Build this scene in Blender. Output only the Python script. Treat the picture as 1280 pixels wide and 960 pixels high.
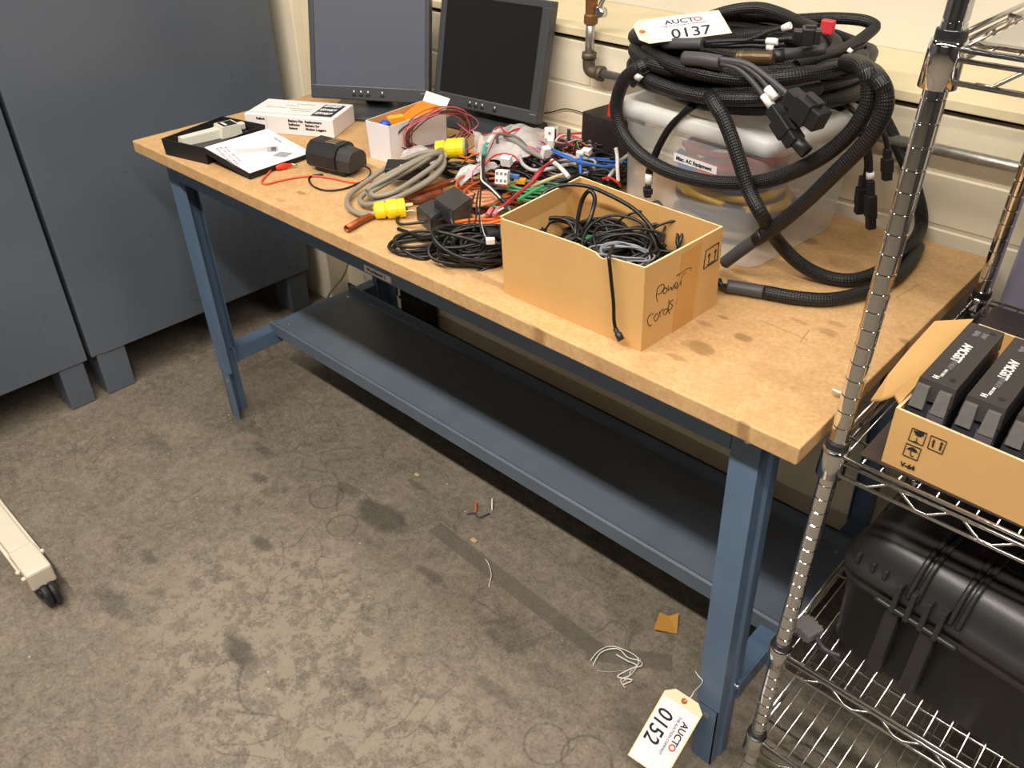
import bpy, bmesh, math, random
from mathutils import Vector, Matrix, Euler
random.seed(7)
for o in list(bpy.data.objects): bpy.data.objects.remove(o)
SC = bpy.context.scene
COL = SC.collection
R = math.radians

# ------------------------------------------------------------------ camera
CAM = Vector((2.1393, -0.8971, 1.5637))
CR = Vector((.73527, .67777, -.0027)).normalized()
CF = Vector((-.558166, .603249, -.569685)).normalized()
CU = CR.cross(CF).normalized()
CR = CF.cross(CU).normalized()
FPX = 1055.0
cd = bpy.data.cameras.new('camera'); cam = bpy.data.objects.new('camera', cd); COL.objects.link(cam)
cd.sensor_width = 36; cd.lens = FPX/1280*36; cd.clip_start = .02
cam.matrix_world = Matrix(((CR.x, CU.x, -CF.x, CAM.x), (CR.y, CU.y, -CF.y, CAM.y), (CR.z, CU.z, -CF.z, CAM.z), (0, 0, 0, 1)))
SC.camera = cam

# ------------------------------------------------------------------ light and exposure
SC.view_settings.view_transform = 'Standard'; SC.view_settings.look = 'None'
SC.view_settings.gamma = 1; SC.view_settings.use_curve_mapping = False
SC.view_settings.exposure = -0.08
w = bpy.data.worlds.new('World'); SC.world = w; w.use_nodes = True
w.node_tree.nodes['Background'].inputs[0].default_value = (1.0, .93, .84, 1)
w.node_tree.nodes['Background'].inputs[1].default_value = .10
def area(name, loc, sx, sy, power, col=(1, .935, .84), rot=(0, 0, 0)):
    d = bpy.data.lights.new(name, 'AREA'); d.shape = 'RECTANGLE'; d.size = sx; d.size_y = sy; d.energy = power; d.color = col
    o = bpy.data.objects.new(name, d); COL.objects.link(o); o.location = loc; o.rotation_euler = rot; return o
area('tube_or_fill_light', (1.1, -1.14, 2.75), 3.0, .12, 118)
area('tube_or_fill_light', (1.6, .10, 2.80), 3.2, .14, 26)
area('tube_or_fill_light', (3.5, -1.14, 2.75), 1.6, .12, 48)
area('tube_or_fill_light', (1.4, -3.6, 2.80), 3.2, .14, 24)  # made-up fill lamp, added to lift the shade under the bench

# ------------------------------------------------------------------ survey: sight lines measured on the photo, cut with real planes
STATION = Vector((2.1393, -0.8971, 1.5637))
def ray(u, v): return CF*FPX + CR*(u-640) + CU*(480-v)
H = .855
def pt(u, v, z=0.0):
    """point at height z above the bench top, seen along (u,v)"""
    r = ray(u, v); t = (H+z-STATION.z)/r.z; return STATION + r*t
def ptz(u, v, z):
    r = ray(u, v); t = (z-STATION.z)/r.z; return STATION + r*t
def ptx(u, v, x):
    r = ray(u, v); t = (x-STATION.x)/r.x; return STATION + r*t
def pty(u, v, y):
    r = ray(u, v); t = (y-STATION.y)/r.y; return STATION + r*t
def ptn(u, v, p0, n):
    r = ray(u, v); return STATION + r*((Vector(p0)-STATION).dot(n)/r.dot(n))

# ------------------------------------------------------------------ materials
MATS = {}
def mat(name, col, rough=.5, metal=0., noise=0., nscale=20., col2=None, bump=0., bscale=60., spec=.5, detail=4., coat=0.):
    if name in MATS: return MATS[name]
    m = bpy.data.materials.new(name); m.use_nodes = True; nt = m.node_tree; b = nt.nodes['Principled BSDF']
    c = (*col, 1)
    b.inputs['Base Color'].default_value = c; b.inputs['Roughness'].default_value = rough; b.inputs['Metallic'].default_value = metal
    b.inputs['Specular IOR Level'].default_value = spec
    if coat: b.inputs['Coat Weight'].default_value = coat; b.inputs['Coat Roughness'].default_value = .15
    if noise or col2 or bump:
        tc = nt.nodes.new('ShaderNodeTexCoord')
    if noise or col2:
        n = nt.nodes.new('ShaderNodeTexNoise'); n.inputs['Scale'].default_value = nscale; n.inputs['Detail'].default_value = detail
        n.inputs['Roughness'].default_value = .6
        nt.links.new(tc.outputs['Object'], n.inputs['Vector'])
        cr = nt.nodes.new('ShaderNodeValToRGB'); cr.color_ramp.elements[0].position = .32; cr.color_ramp.elements[1].position = .68
        c2 = col2 if col2 else tuple(x*(1-noise) for x in col)
        cr.color_ramp.elements[0].color = (*c2, 1); cr.color_ramp.elements[1].color = c
        nt.links.new(n.outputs['Fac'], cr.inputs['Fac']); nt.links.new(cr.outputs['Color'], b.inputs['Base Color'])
    if bump:
        n2 = nt.nodes.new('ShaderNodeTexNoise'); n2.inputs['Scale'].default_value = bscale; n2.inputs['Detail'].default_value = 5
        nt.links.new(tc.outputs['Object'], n2.inputs['Vector'])
        bp = nt.nodes.new('ShaderNodeBump'); bp.inputs['Strength'].default_value = bump; bp.inputs['Distance'].default_value = .004
        nt.links.new(n2.outputs['Fac'], bp.inputs['Height']); nt.links.new(bp.outputs['Normal'], b.inputs['Normal'])
    MATS[name] = m; return m
def srgb(r, g, b):
    f = lambda c: (c/255/12.92) if c/255 <= .04045 else ((c/255+.055)/1.055)**2.4
    return (f(r), f(g), f(b))

class NT:
    """small node-graph writer"""
    def __init__(s, name):
        s.m = bpy.data.materials.new(name); s.m.use_nodes = True; s.t = s.m.node_tree; s.b = s.t.nodes['Principled BSDF']; MATS[name] = s.m
        s.tc = s.t.nodes.new('ShaderNodeTexCoord')
    def n(s, kind, **kw):
        x = s.t.nodes.new(kind)
        for k, v in kw.items():
            if hasattr(x, k): setattr(x, k, v)
            else: x.inputs[k.replace('_', ' ')].default_value = v
        return x
    def l(s, a, b): s.t.links.new(a, b)
    def obj(s, sc=(1, 1, 1), loc=(0, 0, 0), rot=(0, 0, 0), out='Object'):
        mp = s.n('ShaderNodeMapping'); mp.inputs['Scale'].default_value = sc; mp.inputs['Location'].default_value = loc; mp.inputs['Rotation'].default_value = rot
        s.l(s.tc.outputs[out], mp.inputs['Vector']); return mp.outputs['Vector']
    def noise(s, vec, scale, detail=4, rough=.6, dist=0.):
        x = s.n('ShaderNodeTexNoise'); x.inputs['Scale'].default_value = scale; x.inputs['Detail'].default_value = detail
        x.inputs['Roughness'].default_value = rough; x.inputs['Distortion'].default_value = dist; s.l(vec, x.inputs['Vector']); return x.outputs['Fac']
    def ramp(s, fac, stops):
        x = s.n('ShaderNodeValToRGB'); e = x.color_ramp.elements
        while len(e) < len(stops): e.new(.5)
        for el, (p, c) in zip(e, stops): el.position = p; el.color = (*c, 1) if len(c) == 3 else c
        s.l(fac, x.inputs['Fac']); return x.outputs['Color']
    def mix(s, fac, a, b, mode='MIX'):
        x = s.n('ShaderNodeMix'); x.data_type = 'RGBA'; x.blend_type = mode
        for sock, v in ((x.inputs[0], fac), (x.inputs[6], a), (x.inputs[7], b)):
            if hasattr(v, 'links'): s.l(v, sock)
            elif isinstance(v, (int, float)): sock.default_value = v
            else: sock.default_value = (*v, 1)
        return x.outputs[2]
    def math(s, op, a, b=None, c=None, clamp=False):
        x = s.n('ShaderNodeMath'); x.operation = op; x.use_clamp = clamp
        for i, v in enumerate((a, b, c)):
            if v is None: continue
            if hasattr(v, 'links'): s.l(v, x.inputs[i])
            else: x.inputs[i].default_value = v
        return x.outputs[0]
    def sep(s, vec):
        x = s.n('ShaderNodeSeparateXYZ'); s.l(vec, x.inputs[0]); return x.outputs
    def bump(s, h, strength=.3, dist=.003):
        x = s.n('ShaderNodeBump'); x.inputs['Strength'].default_value = strength; x.inputs['Distance'].default_value = dist
        s.l(h, x.inputs['Height']); s.l(x.outputs['Normal'], s.b.inputs['Normal'])
    def color(s, c): s.l(c, s.b.inputs['Base Color'])

BW = (0, 0, 0), (1, 1, 1)
def blob(g, x, y, cx, cy, rx, ry, soft=.35, wob=None):
    """soft ellipse mask in object coordinates"""
    dx = g.math('DIVIDE', g.math('SUBTRACT', x, cx), rx); dy = g.math('DIVIDE', g.math('SUBTRACT', y, cy), ry)
    d = g.math('ADD', g.math('MULTIPLY', dx, dx), g.math('MULTIPLY', dy, dy))
    if wob is not None: d = g.math('ADD', d, wob)
    return g.math('MULTIPLY', g.math('SUBTRACT', 1.0, d), 1/soft, clamp=True)
def strip(g, x, y, x0, y0, x1, y1, hw, soft=.004):
    L = math.hypot(x1-x0, y1-y0); ux, uy = (x1-x0)/L, (y1-y0)/L
    a = g.math('ADD', g.math('MULTIPLY', g.math('SUBTRACT', x, x0), ux), g.math('MULTIPLY', g.math('SUBTRACT', y, y0), uy))
    c = g.math('ADD', g.math('MULTIPLY', g.math('SUBTRACT', x, x0), -uy), g.math('MULTIPLY', g.math('SUBTRACT', y, y0), ux))
    mc = g.math('MULTIPLY', g.math('SUBTRACT', hw, g.math('ABSOLUTE', c)), 1/soft, clamp=True)
    ma = g.math('MULTIPLY', g.math('SUBTRACT', L/2, g.math('ABSOLUTE', g.math('SUBTRACT', a, L/2))), 1/soft, clamp=True)
    return g.math('MULTIPLY', mc, ma)

def floor_mat():
    g = NT('stained_concrete'); FO = Vector((1.2, -1.65, -.05)); v = g.obj(loc=FO); xo = g.sep(v); x, y = xo[0], xo[1]
    n1 = g.noise(v, 2.2, 6, .6, .4); n2 = g.noise(v, 8, 9, .72, 1.1); n3 = g.noise(v, 45, 5, .7); n4 = g.noise(v, 150, 3, .7)
    base = g.ramp(n1, [(.30, srgb(92, 86, 75)), (.5, srgb(117, 109, 96)), (.70, srgb(128, 117, 105))])
    hue = g.noise(g.obj(loc=FO+Vector((2, 6, 0))), 3.2, 3, .5)
    base = g.mix(.30, base, g.ramp(hue, [(.35, srgb(116, 112, 96)), (.5, srgb(112, 104, 94)), (.65, srgb(128, 108, 96))]))
    base = g.mix(.50, base, g.ramp(n2, [(.36, srgb(70, 66, 58)), (.52, srgb(112, 104, 93)), (.68, srgb(146, 136, 122))]))
    base = g.mix(.30, base, g.ramp(n3, [(.36, srgb(58, 54, 48)), (.5, srgb(112, 104, 94)), (.64, srgb(150, 141, 128))]))
    base = g.mix(.16, base, g.ramp(n4, [(.38, srgb(44, 41, 36)), (.62, srgb(172, 163, 148))]))
    # worn patches where the old sealer has flaked, towards the open floor
    pn = g.noise(v, 20, 9, .82, .25); pl = g.noise(g.obj(loc=FO+Vector((3, 1, 0))), 2.6, 3, .5)
    region = g.math('MULTIPLY', blob(g, x, y, 1.02, -.34, .60, .36, .6), g.ramp(pl, [(.32, (0, 0, 0)), (.48, (1, 1, 1))]))
    flake = g.math('MULTIPLY', g.ramp(pn, [(.49, (0, 0, 0)), (.515, (1, 1, 1))]), region)
    base = g.mix(g.math('MULTIPLY', flake, .70), base, srgb(146, 136, 122))
    dn = g.ramp(g.noise(g.obj(loc=(7, 2, 0)), 16, 6, .7, .8), [(.56, (0, 0, 0)), (.64, (1, 1, 1))])
    dreg = g.ramp(g.noise(g.obj(loc=(1, 9, 0)), 2.4, 2), [(.48, (0, 0, 0)), (.6, (1, 1, 1))])
    base = g.mix(g.math('MULTIPLY', g.math('MULTIPLY', dn, dreg), .45), base, srgb(66, 63, 58))
    # scuffs: thin wandering dark lines
    wv = g.n('ShaderNodeTexVoronoi'); wv.feature = 'DISTANCE_TO_EDGE'; wv.inputs['Scale'].default_value = 7
    warp = g.n('ShaderNodeVectorMath'); warp.operation = 'MULTIPLY_ADD'
    nn = g.n('ShaderNodeTexNoise'); nn.inputs['Scale'].default_value = 3; g.l(v, nn.inputs['Vector'])
    g.l(nn.outputs['Color'], warp.inputs[0]); warp.inputs[1].default_value = (.5, .5, 0); g.l(v, warp.inputs[2])
    g.l(warp.outputs[0], wv.inputs['Vector'])
    ln = g.ramp(wv.outputs['Distance'], [(.0, (1, 1, 1)), (.022, (0, 0, 0))])
    lm = g.ramp(g.noise(g.obj(loc=(4, 4, 0)), 5, 3), [(.50, (0, 0, 0)), (.60, (1, 1, 1))])
    base = g.mix(g.math('MULTIPLY', g.math('MULTIPLY', ln, lm), .42), base, srgb(48, 44, 40))
    # black stain and the residue of a strip of tape
    wob = g.math('MULTIPLY', g.math('SUBTRACT', n2, .5), 1.6)
    base = g.mix(g.math('MULTIPLY', blob(g, x, y, .765, .07, .10, .05, .5, wob), .62), base, srgb(58, 56, 53))
    wob2 = g.math('MULTIPLY', g.math('SUBTRACT', n3, .5), 1.2)
    for (cx, cy, rx, ry, a) in ((.62, -.20, .05, .022, .6), (.45, -.42, .04, .02, .5), (.86, -.42, .06, .03, .6), (.40, -.06, .035, .02, .55), (1.36, -.11, .07, .02, .4), (.30, .02, .05, .02, .45), (1.02, .02, .06, .018, .45), (1.28, .02, .09, .05, .3), (.15, .05, .10, .03, .35), (.62, .08, .05, .02, .45), (.05, -.18, .09, .03, .3), (1.62, .02, .06, .03, .35), (1.15, -.30, .08, .03, .35), (.52, -.55, .09, .03, .4), (.75, .22, .05, .012, .4)):
        base = g.mix(g.math('MULTIPLY', blob(g, x, y, cx, cy, rx, ry, .7, wob2), a), base, srgb(60, 57, 53))
    # ring marks left by drums and castors
    def ring(cx, cy, rr, wd):
        dx = g.math('SUBTRACT', x, cx); dy = g.math('SUBTRACT', y, cy)
        d = g.math('SQRT', g.math('ADD', g.math('MULTIPLY', dx, dx), g.math('MULTIPLY', dy, dy)))
        return g.math('MULTIPLY', g.math('SUBTRACT', wd, g.math('ABSOLUTE', g.math('SUBTRACT', d, rr))), 1/.002, clamp=True)
    for cx, cy, rr, a in ((.60, .02, .045, .45), (.72, -.02, .04, .4), (1.60, -.10, .05, .4), (1.52, -.13, .045, .35), (.20, .16, .09, .3)):
        base = g.mix(g.math('MULTIPLY', g.math('MULTIPLY', ring(cx, cy, rr, .0035), g.ramp(n2, [(.4, (0, 0, 0)), (.5, (1, 1, 1))])), a), base, srgb(46, 43, 40))
    worn = g.ramp(n3, [(.3, (.35, .35, .35)), (.55, (1, 1, 1))])
    t1 = g.math('MAXIMUM', strip(g, x, y, .90, .140, 1.47, .118, .024), strip(g, x, y, 1.44, .10, 1.60, .205, .024))
    base = g.mix(g.math('MULTIPLY', g.math('MULTIPLY', t1, worn), .62), base, srgb(76, 73, 69))
    # pale specks
    sp = g.n('ShaderNodeTexVoronoi'); sp.inputs['Scale'].default_value = 26; g.l(v, sp.inputs['Vector'])
    sm = g.ramp(sp.outputs['Distance'], [(.045, (1, 1, 1)), (.07, (0, 0, 0))])
    sel = g.math('GREATER_THAN', g.sep(sp.outputs['Color'])[0], .86)
    base = g.mix(g.math('MULTIPLY', g.math('MULTIPLY', sm, sel), .75), base, srgb(196, 186, 168))
    base = g.mix(1.0, base, (1.03, 1.0, .965), 'MULTIPLY')
    g.color(base); g.b.inputs['Specular IOR Level'].default_value = .35
    g.l(g.ramp(n2, [(.3, (.5, .5, .5)), (.7, (.8, .8, .8))]), g.b.inputs['Roughness'])
    g.bump(n3, .08, .001); return g.m

def benchtop_mat():
    g = NT('stained_particle_board'); v = g.obj(loc=(.9145, .381, 0)); xo = g.sep(v); x, y = xo[0], xo[1]
    n1 = g.noise(v, 4, 5, .6, .3); n2 = g.noise(v, 28, 5, .65); n3 = g.noise(g.obj(sc=(1, 1, 1)), 130, 4, .75)
    base = g.ramp(n1, [(.32, srgb(188, 148, 96)), (.5, srgb(203, 164, 112)), (.7, srgb(212, 176, 126))])
    base = g.mix(.45, base, g.ramp(n2, [(.35, srgb(184, 142, 90)), (.65, srgb(216, 180, 130))]))
    base = g.mix(.3, base, g.ramp(n3, [(.36, srgb(168, 124, 76)), (.64, srgb(222, 188, 140))]))
    wob = g.math('MULTIPLY', g.math('SUBTRACT', n2, .5), 2.2)
    spots = [(873, 434, .032, .020, .5), (928, 422, .018, .014, .55), (880, 404, .02, .008, .35), (846, 447, .02, .008, .4), (905, 397, .012, .006, .5), (1035, 415, .02, .012, .35), (1046, 405, .016, .008, .3),
             (1135, 428, .02, .008, .5), (1060, 505, .016, .01, .3), (1000, 402, .02, .006, .3), (376, 241, .016, .008, .5), (350, 250, .02, .01, .25), (610, 350, .05, .012, .3), (560, 340, .02, .01, .25), (450, 300, .03, .02, .2), (930, 530, .012, .006, .5), (1010, 300, .03, .02, .35), (1060, 330, .05, .03, .2), (968, 470, .07, .03, .12), (760, 455, .04, .02, .15)]
    for (u, vv, rx, ry, a) in spots:
        p = pt(u, vv)
        base = g.mix(g.math('MULTIPLY', blob(g, x, y, p.x, p.y, rx, ry, .6, wob), a), base, srgb(112, 78, 42))
    grime = g.ramp(g.noise(g.obj(loc=(5, 3, 1)), 6, 6, .7, 1.), [(.55, (0, 0, 0)), (.75, (1, 1, 1))])
    base = g.mix(g.math('MULTIPLY', grime, .35), base, srgb(146, 106, 64))
    # scratches
    for (u0, v0, u1, v1) in ((950, 400, 1010, 425), (1000, 428, 1012, 412), (300, 215, 330, 222), (1150, 355, 1120, 372), (655, 400, 700, 425)):
        a_, b_ = pt(u0, v0), pt(u1, v1)
        base = g.mix(g.math('MULTIPLY', strip(g, x, y, a_.x, a_.y, b_.x, b_.y, .0016, .001), .5), base, srgb(110, 76, 42))
    base = g.mix(1.0, base, (.93, .91, .93), 'MULTIPLY')
    g.color(base); g.b.inputs['Roughness'].default_value = .55; g.b.inputs['Specular IOR Level'].default_value = .35
    g.bump(n3, .12, .001); return g.m

def block_mat():
    g = NT('painted_block'); v = g.obj(); xo = g.sep(v)
    n1 = g.noise(v, 3, 4); n2 = g.noise(v, 34, 6, .7); n3 = g.noise(v, 110, 4, .7)
    base = g.ramp(n1, [(.35, srgb(226, 214, 186)), (.65, srgb(240, 230, 206))])
    pits = g.ramp(g.noise(g.obj(loc=(2, 2, 2)), 55, 5, .8), [(.70, (0, 0, 0)), (.78, (1, 1, 1))])
    base = g.mix(g.math('MULTIPLY', pits, .5), base, srgb(150, 122, 82))
    dirt = g.ramp(g.noise(g.obj(loc=(8, 1, 2)), 8, 5, .7), [(.62, (0, 0, 0)), (.8, (1, 1, 1))])
    base = g.mix(g.math('MULTIPLY', dirt, .3), base, srgb(170, 150, 116))
    g.color(base); g.b.inputs['Roughness'].default_value = .6
    g.bump(g.math('ADD', n2, g.math('MULTIPLY', n3, .6)), .45, .003); return g.m

def braid_mat():
    g = NT('braided_sleeve'); uv = g.obj(sc=(1, 1, 1), out='UV'); s = g.sep(uv)
    a = g.math('ADD', g.math('MULTIPLY', s[0], 10), g.math('MULTIPLY', s[1], 110)); b = g.math('SUBTRACT', g.math('MULTIPLY', s[0], 10), g.math('MULTIPLY', s[1], 110))
    h = g.math('MULTIPLY', g.math('SINE', g.math('MULTIPLY', a, 6.2832)), g.math('SINE', g.math('MULTIPLY', b, 6.2832)))
    g.color(g.ramp(h, [(.62, srgb(14, 14, 15)), (.97, srgb(84, 82, 83))]))  # grey flecks paint the sleeve's highlights into its colour
    g.b.inputs['Roughness'].default_value = .45; g.b.inputs['Specular IOR Level'].default_value = .4
    g.bump(h, .5, .0008); return g.m

def clear_mat(name, tint, alpha, rough, spec=.5):
    m = bpy.data.materials.new(name); m.use_nodes = True; nt = m.node_tree; b = nt.nodes['Principled BSDF']; out = nt.nodes['Material Output']
    b.inputs['Base Color'].default_value = (*tint, 1); b.inputs['Roughness'].default_value = rough; b.inputs['Specular IOR Level'].default_value = spec
    tr = nt.nodes.new('ShaderNodeBsdfTransparent'); tr.inputs[0].default_value = (.97, .97, .96, 1)
    mx = nt.nodes.new('ShaderNodeMixShader'); mx.inputs[0].default_value = alpha
    nt.links.new(tr.outputs[0], mx.inputs[1]); nt.links.new(b.outputs[0], mx.inputs[2]); nt.links.new(mx.outputs[0], out.inputs['Surface'])
    MATS[name] = m; return m

def cabinet_mat():
    g = NT('cabinet_grey'); v = g.obj()
    n = g.noise(v, 1.6, 3, .5); n2 = g.noise(v, 6, 3, .5)
    g.color(g.ramp(n, [(.3, srgb(84, 91, 102)), (.7, srgb(98, 105, 115))]))
    g.b.inputs['Specular IOR Level'].default_value = .5
    g.l(g.ramp(n2, [(.3, (.26, .26, .26)), (.7, (.36, .36, .36))]), g.b.inputs['Roughness']); g.bump(n, .04, .01); return g.m

FLOOR = floor_mat(); TOP = benchtop_mat(); BLOCK = block_mat(); BRAID = braid_mat(); CABM = cabinet_mat()
WALLP = mat('wall_paint', srgb(224, 215, 199), .55, noise=.06, nscale=5, bump=.1)
SILLM = mat('sill_paint', srgb(228, 214, 176), .5, noise=.1, nscale=9, bump=.1)
COLM = mat('column_paint', srgb(244, 232, 206), .5, noise=.06, nscale=6)
SILLSHADE = mat('sill_shadow_paint', (.008, .007, .006), .9)
BLUE = mat('bench_blue', srgb(90, 112, 138), .34, noise=.12, nscale=14)
BLUESH = mat('bench_shelf_blue', srgb(96, 107, 120), .40, noise=.16, nscale=10, bump=.04)
BOLT = mat('zinc', (.62, .6, .55), .3, .9)
CHROME = mat('chrome', (.74, .73, .73), .07, 1.)
CHROMED = mat('chrome_wire', (.70, .68, .66), .2, 1.)
BLKP = mat('black_plastic', srgb(30, 30, 32), .42)
BLKM = mat('black_matte', srgb(24, 23, 24), .6)
BLKC = mat('black_cable', srgb(17, 17, 18), .40)
SHRINK = mat('heat_shrink', srgb(66, 65, 68), .5)
LID = mat('pack_grey', srgb(58, 53, 52), .5, noise=.1, nscale=40)
PACKTAB = mat('pack_tab', srgb(104, 100, 98), .6, noise=.25, nscale=60)
PACKB = mat('pack_body', srgb(46, 46, 54), .5)
CASE = mat('case_black', srgb(44, 42, 43), .36, bump=.05, bscale=300)
CARD = mat('cardboard', srgb(206, 162, 102), .7, noise=.07, nscale=10)
CARDIN = mat('cardboard_inside', srgb(196, 150, 90), .75, noise=.08, nscale=10)
CARDEDGE = mat('cardboard_edge', srgb(232, 206, 160), .8, noise=.2, nscale=200)
TAPE = mat('tan_tape', srgb(196, 144, 78), .3)
WHITE = mat('white_card', srgb(232, 226, 226), .5)
PAPER = mat('white_paper', srgb(236, 232, 238), .55)
WHITEP = mat('white_plastic', srgb(232, 230, 226), .4)
INK = mat('ink', (.012, .012, .014), .6)
INKG = mat('ink_grey', srgb(120, 118, 124), .6)
INKR = mat('ink_red', srgb(214, 84, 52), .6)
INKW = mat('ink_white', srgb(235, 235, 235), .5)
MANILA = mat('manila', srgb(240, 222, 184), .6)
BEZEL = mat('monitor_bezel', srgb(62, 64, 68), .4)
SCREENL = mat('screen_panel', srgb(84, 88, 100), .3, spec=.6)
SCREEND = mat('screen_dark', srgb(30, 29, 30), .25, spec=.4)
GREYC = mat('grey_cord', srgb(138, 130, 116), .45)
YELLOW = mat('yellow_plug', srgb(244, 212, 30), .4)
BRASS = mat('brass', (.62, .42, .2), .3, .9)
COPPER = mat('copper', srgb(170, 88, 46), .42, .5, noise=.4, nscale=50)
RUST = mat('old_brown', srgb(128, 66, 34), .6, noise=.5, nscale=60)
ORANGE = mat('orange_wire', srgb(226, 106, 32), .4)
ORNG = mat('orange_plastic', srgb(250, 130, 20), .4)
RED = mat('red_wire', srgb(190, 34, 38), .4)
REDCLIP = mat('red_clip', srgb(226, 52, 24), .4)
REDL = mat('red_lead', srgb(222, 84, 54), .45)
PINK = mat('pink_wire', srgb(196, 96, 104), .45)
BROWN = mat('brown_wire', srgb(110, 60, 46), .45)
BLUEW = mat('blue_wire', srgb(34, 92, 178), .4)
GREEN = mat('green_wire', srgb(60, 150, 96), .4)
TEAL = mat('teal_plug', srgb(60, 146, 128), .4)
YELW = mat('yellow_wire', srgb(208, 170, 70), .45)
GREYW = mat('grey_wire', srgb(166, 166, 168), .45)
WHITEW = mat('white_wire', srgb(220, 216, 210), .45)
BAG = clear_mat('clear_bag', (.86, .83, .84), .38, .18, .8)
TOTE = clear_mat('tote_plastic', (.93, .95, .96), .30, .3)
TOTELID = clear_mat('tote_lid_plastic', (.92, .93, .93), .60, .3)
PIPEM = mat('galvanised', (.56, .54, .5), .35, .85, noise=.3, nscale=60)
PIPEFIT = mat('old_fitting', srgb(110, 98, 84), .5, .5, noise=.3, nscale=50)
VALVEM = mat('valve_brass', srgb(142, 98, 58), .5, .5, noise=.3, nscale=40)
BEIGE = mat('tester_plastic', srgb(208, 204, 190), .45)
CREAMP = mat('caster_cream', srgb(214, 202, 182), .5, noise=.06, nscale=20)
LINERB = mat('liner_brown', srgb(58, 46, 44), .35)
LINERG = mat('liner_grey', srgb(150, 144, 132), .5)
LAV = mat('lavender_panel', srgb(166, 160, 186), .5)
BRONZE = mat('bronze_plug', srgb(112, 92, 66), .35, .6, noise=.3, nscale=40)
REDCON = mat('red_connector', srgb(196, 50, 56), .5)

# ------------------------------------------------------------------ building helpers
XF = {}
def smooth_path(pts, n=6, closed=False):
    P = [Vector(p) for p in pts]; out = []; N = len(P)
    if N < 3 and not closed: return P
    rng = range(N) if closed else range(N-1)
    for i in rng:
        if closed: p0, p1, p2, p3 = P[(i-1) % N], P[i], P[(i+1) % N], P[(i+2) % N]
        else: p0, p1, p2, p3 = P[max(i-1, 0)], P[i], P[i+1], P[min(i+2, N-1)]
        for k in range(n):
            t = k/n
            out.append(.5*((2*p1)+(p2-p0)*t+(2*p0-5*p1+4*p2-p3)*t*t+(3*p1-p0-3*p2+p3)*t**3))
    if not closed: out.append(P[-1])
    return out

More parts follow.
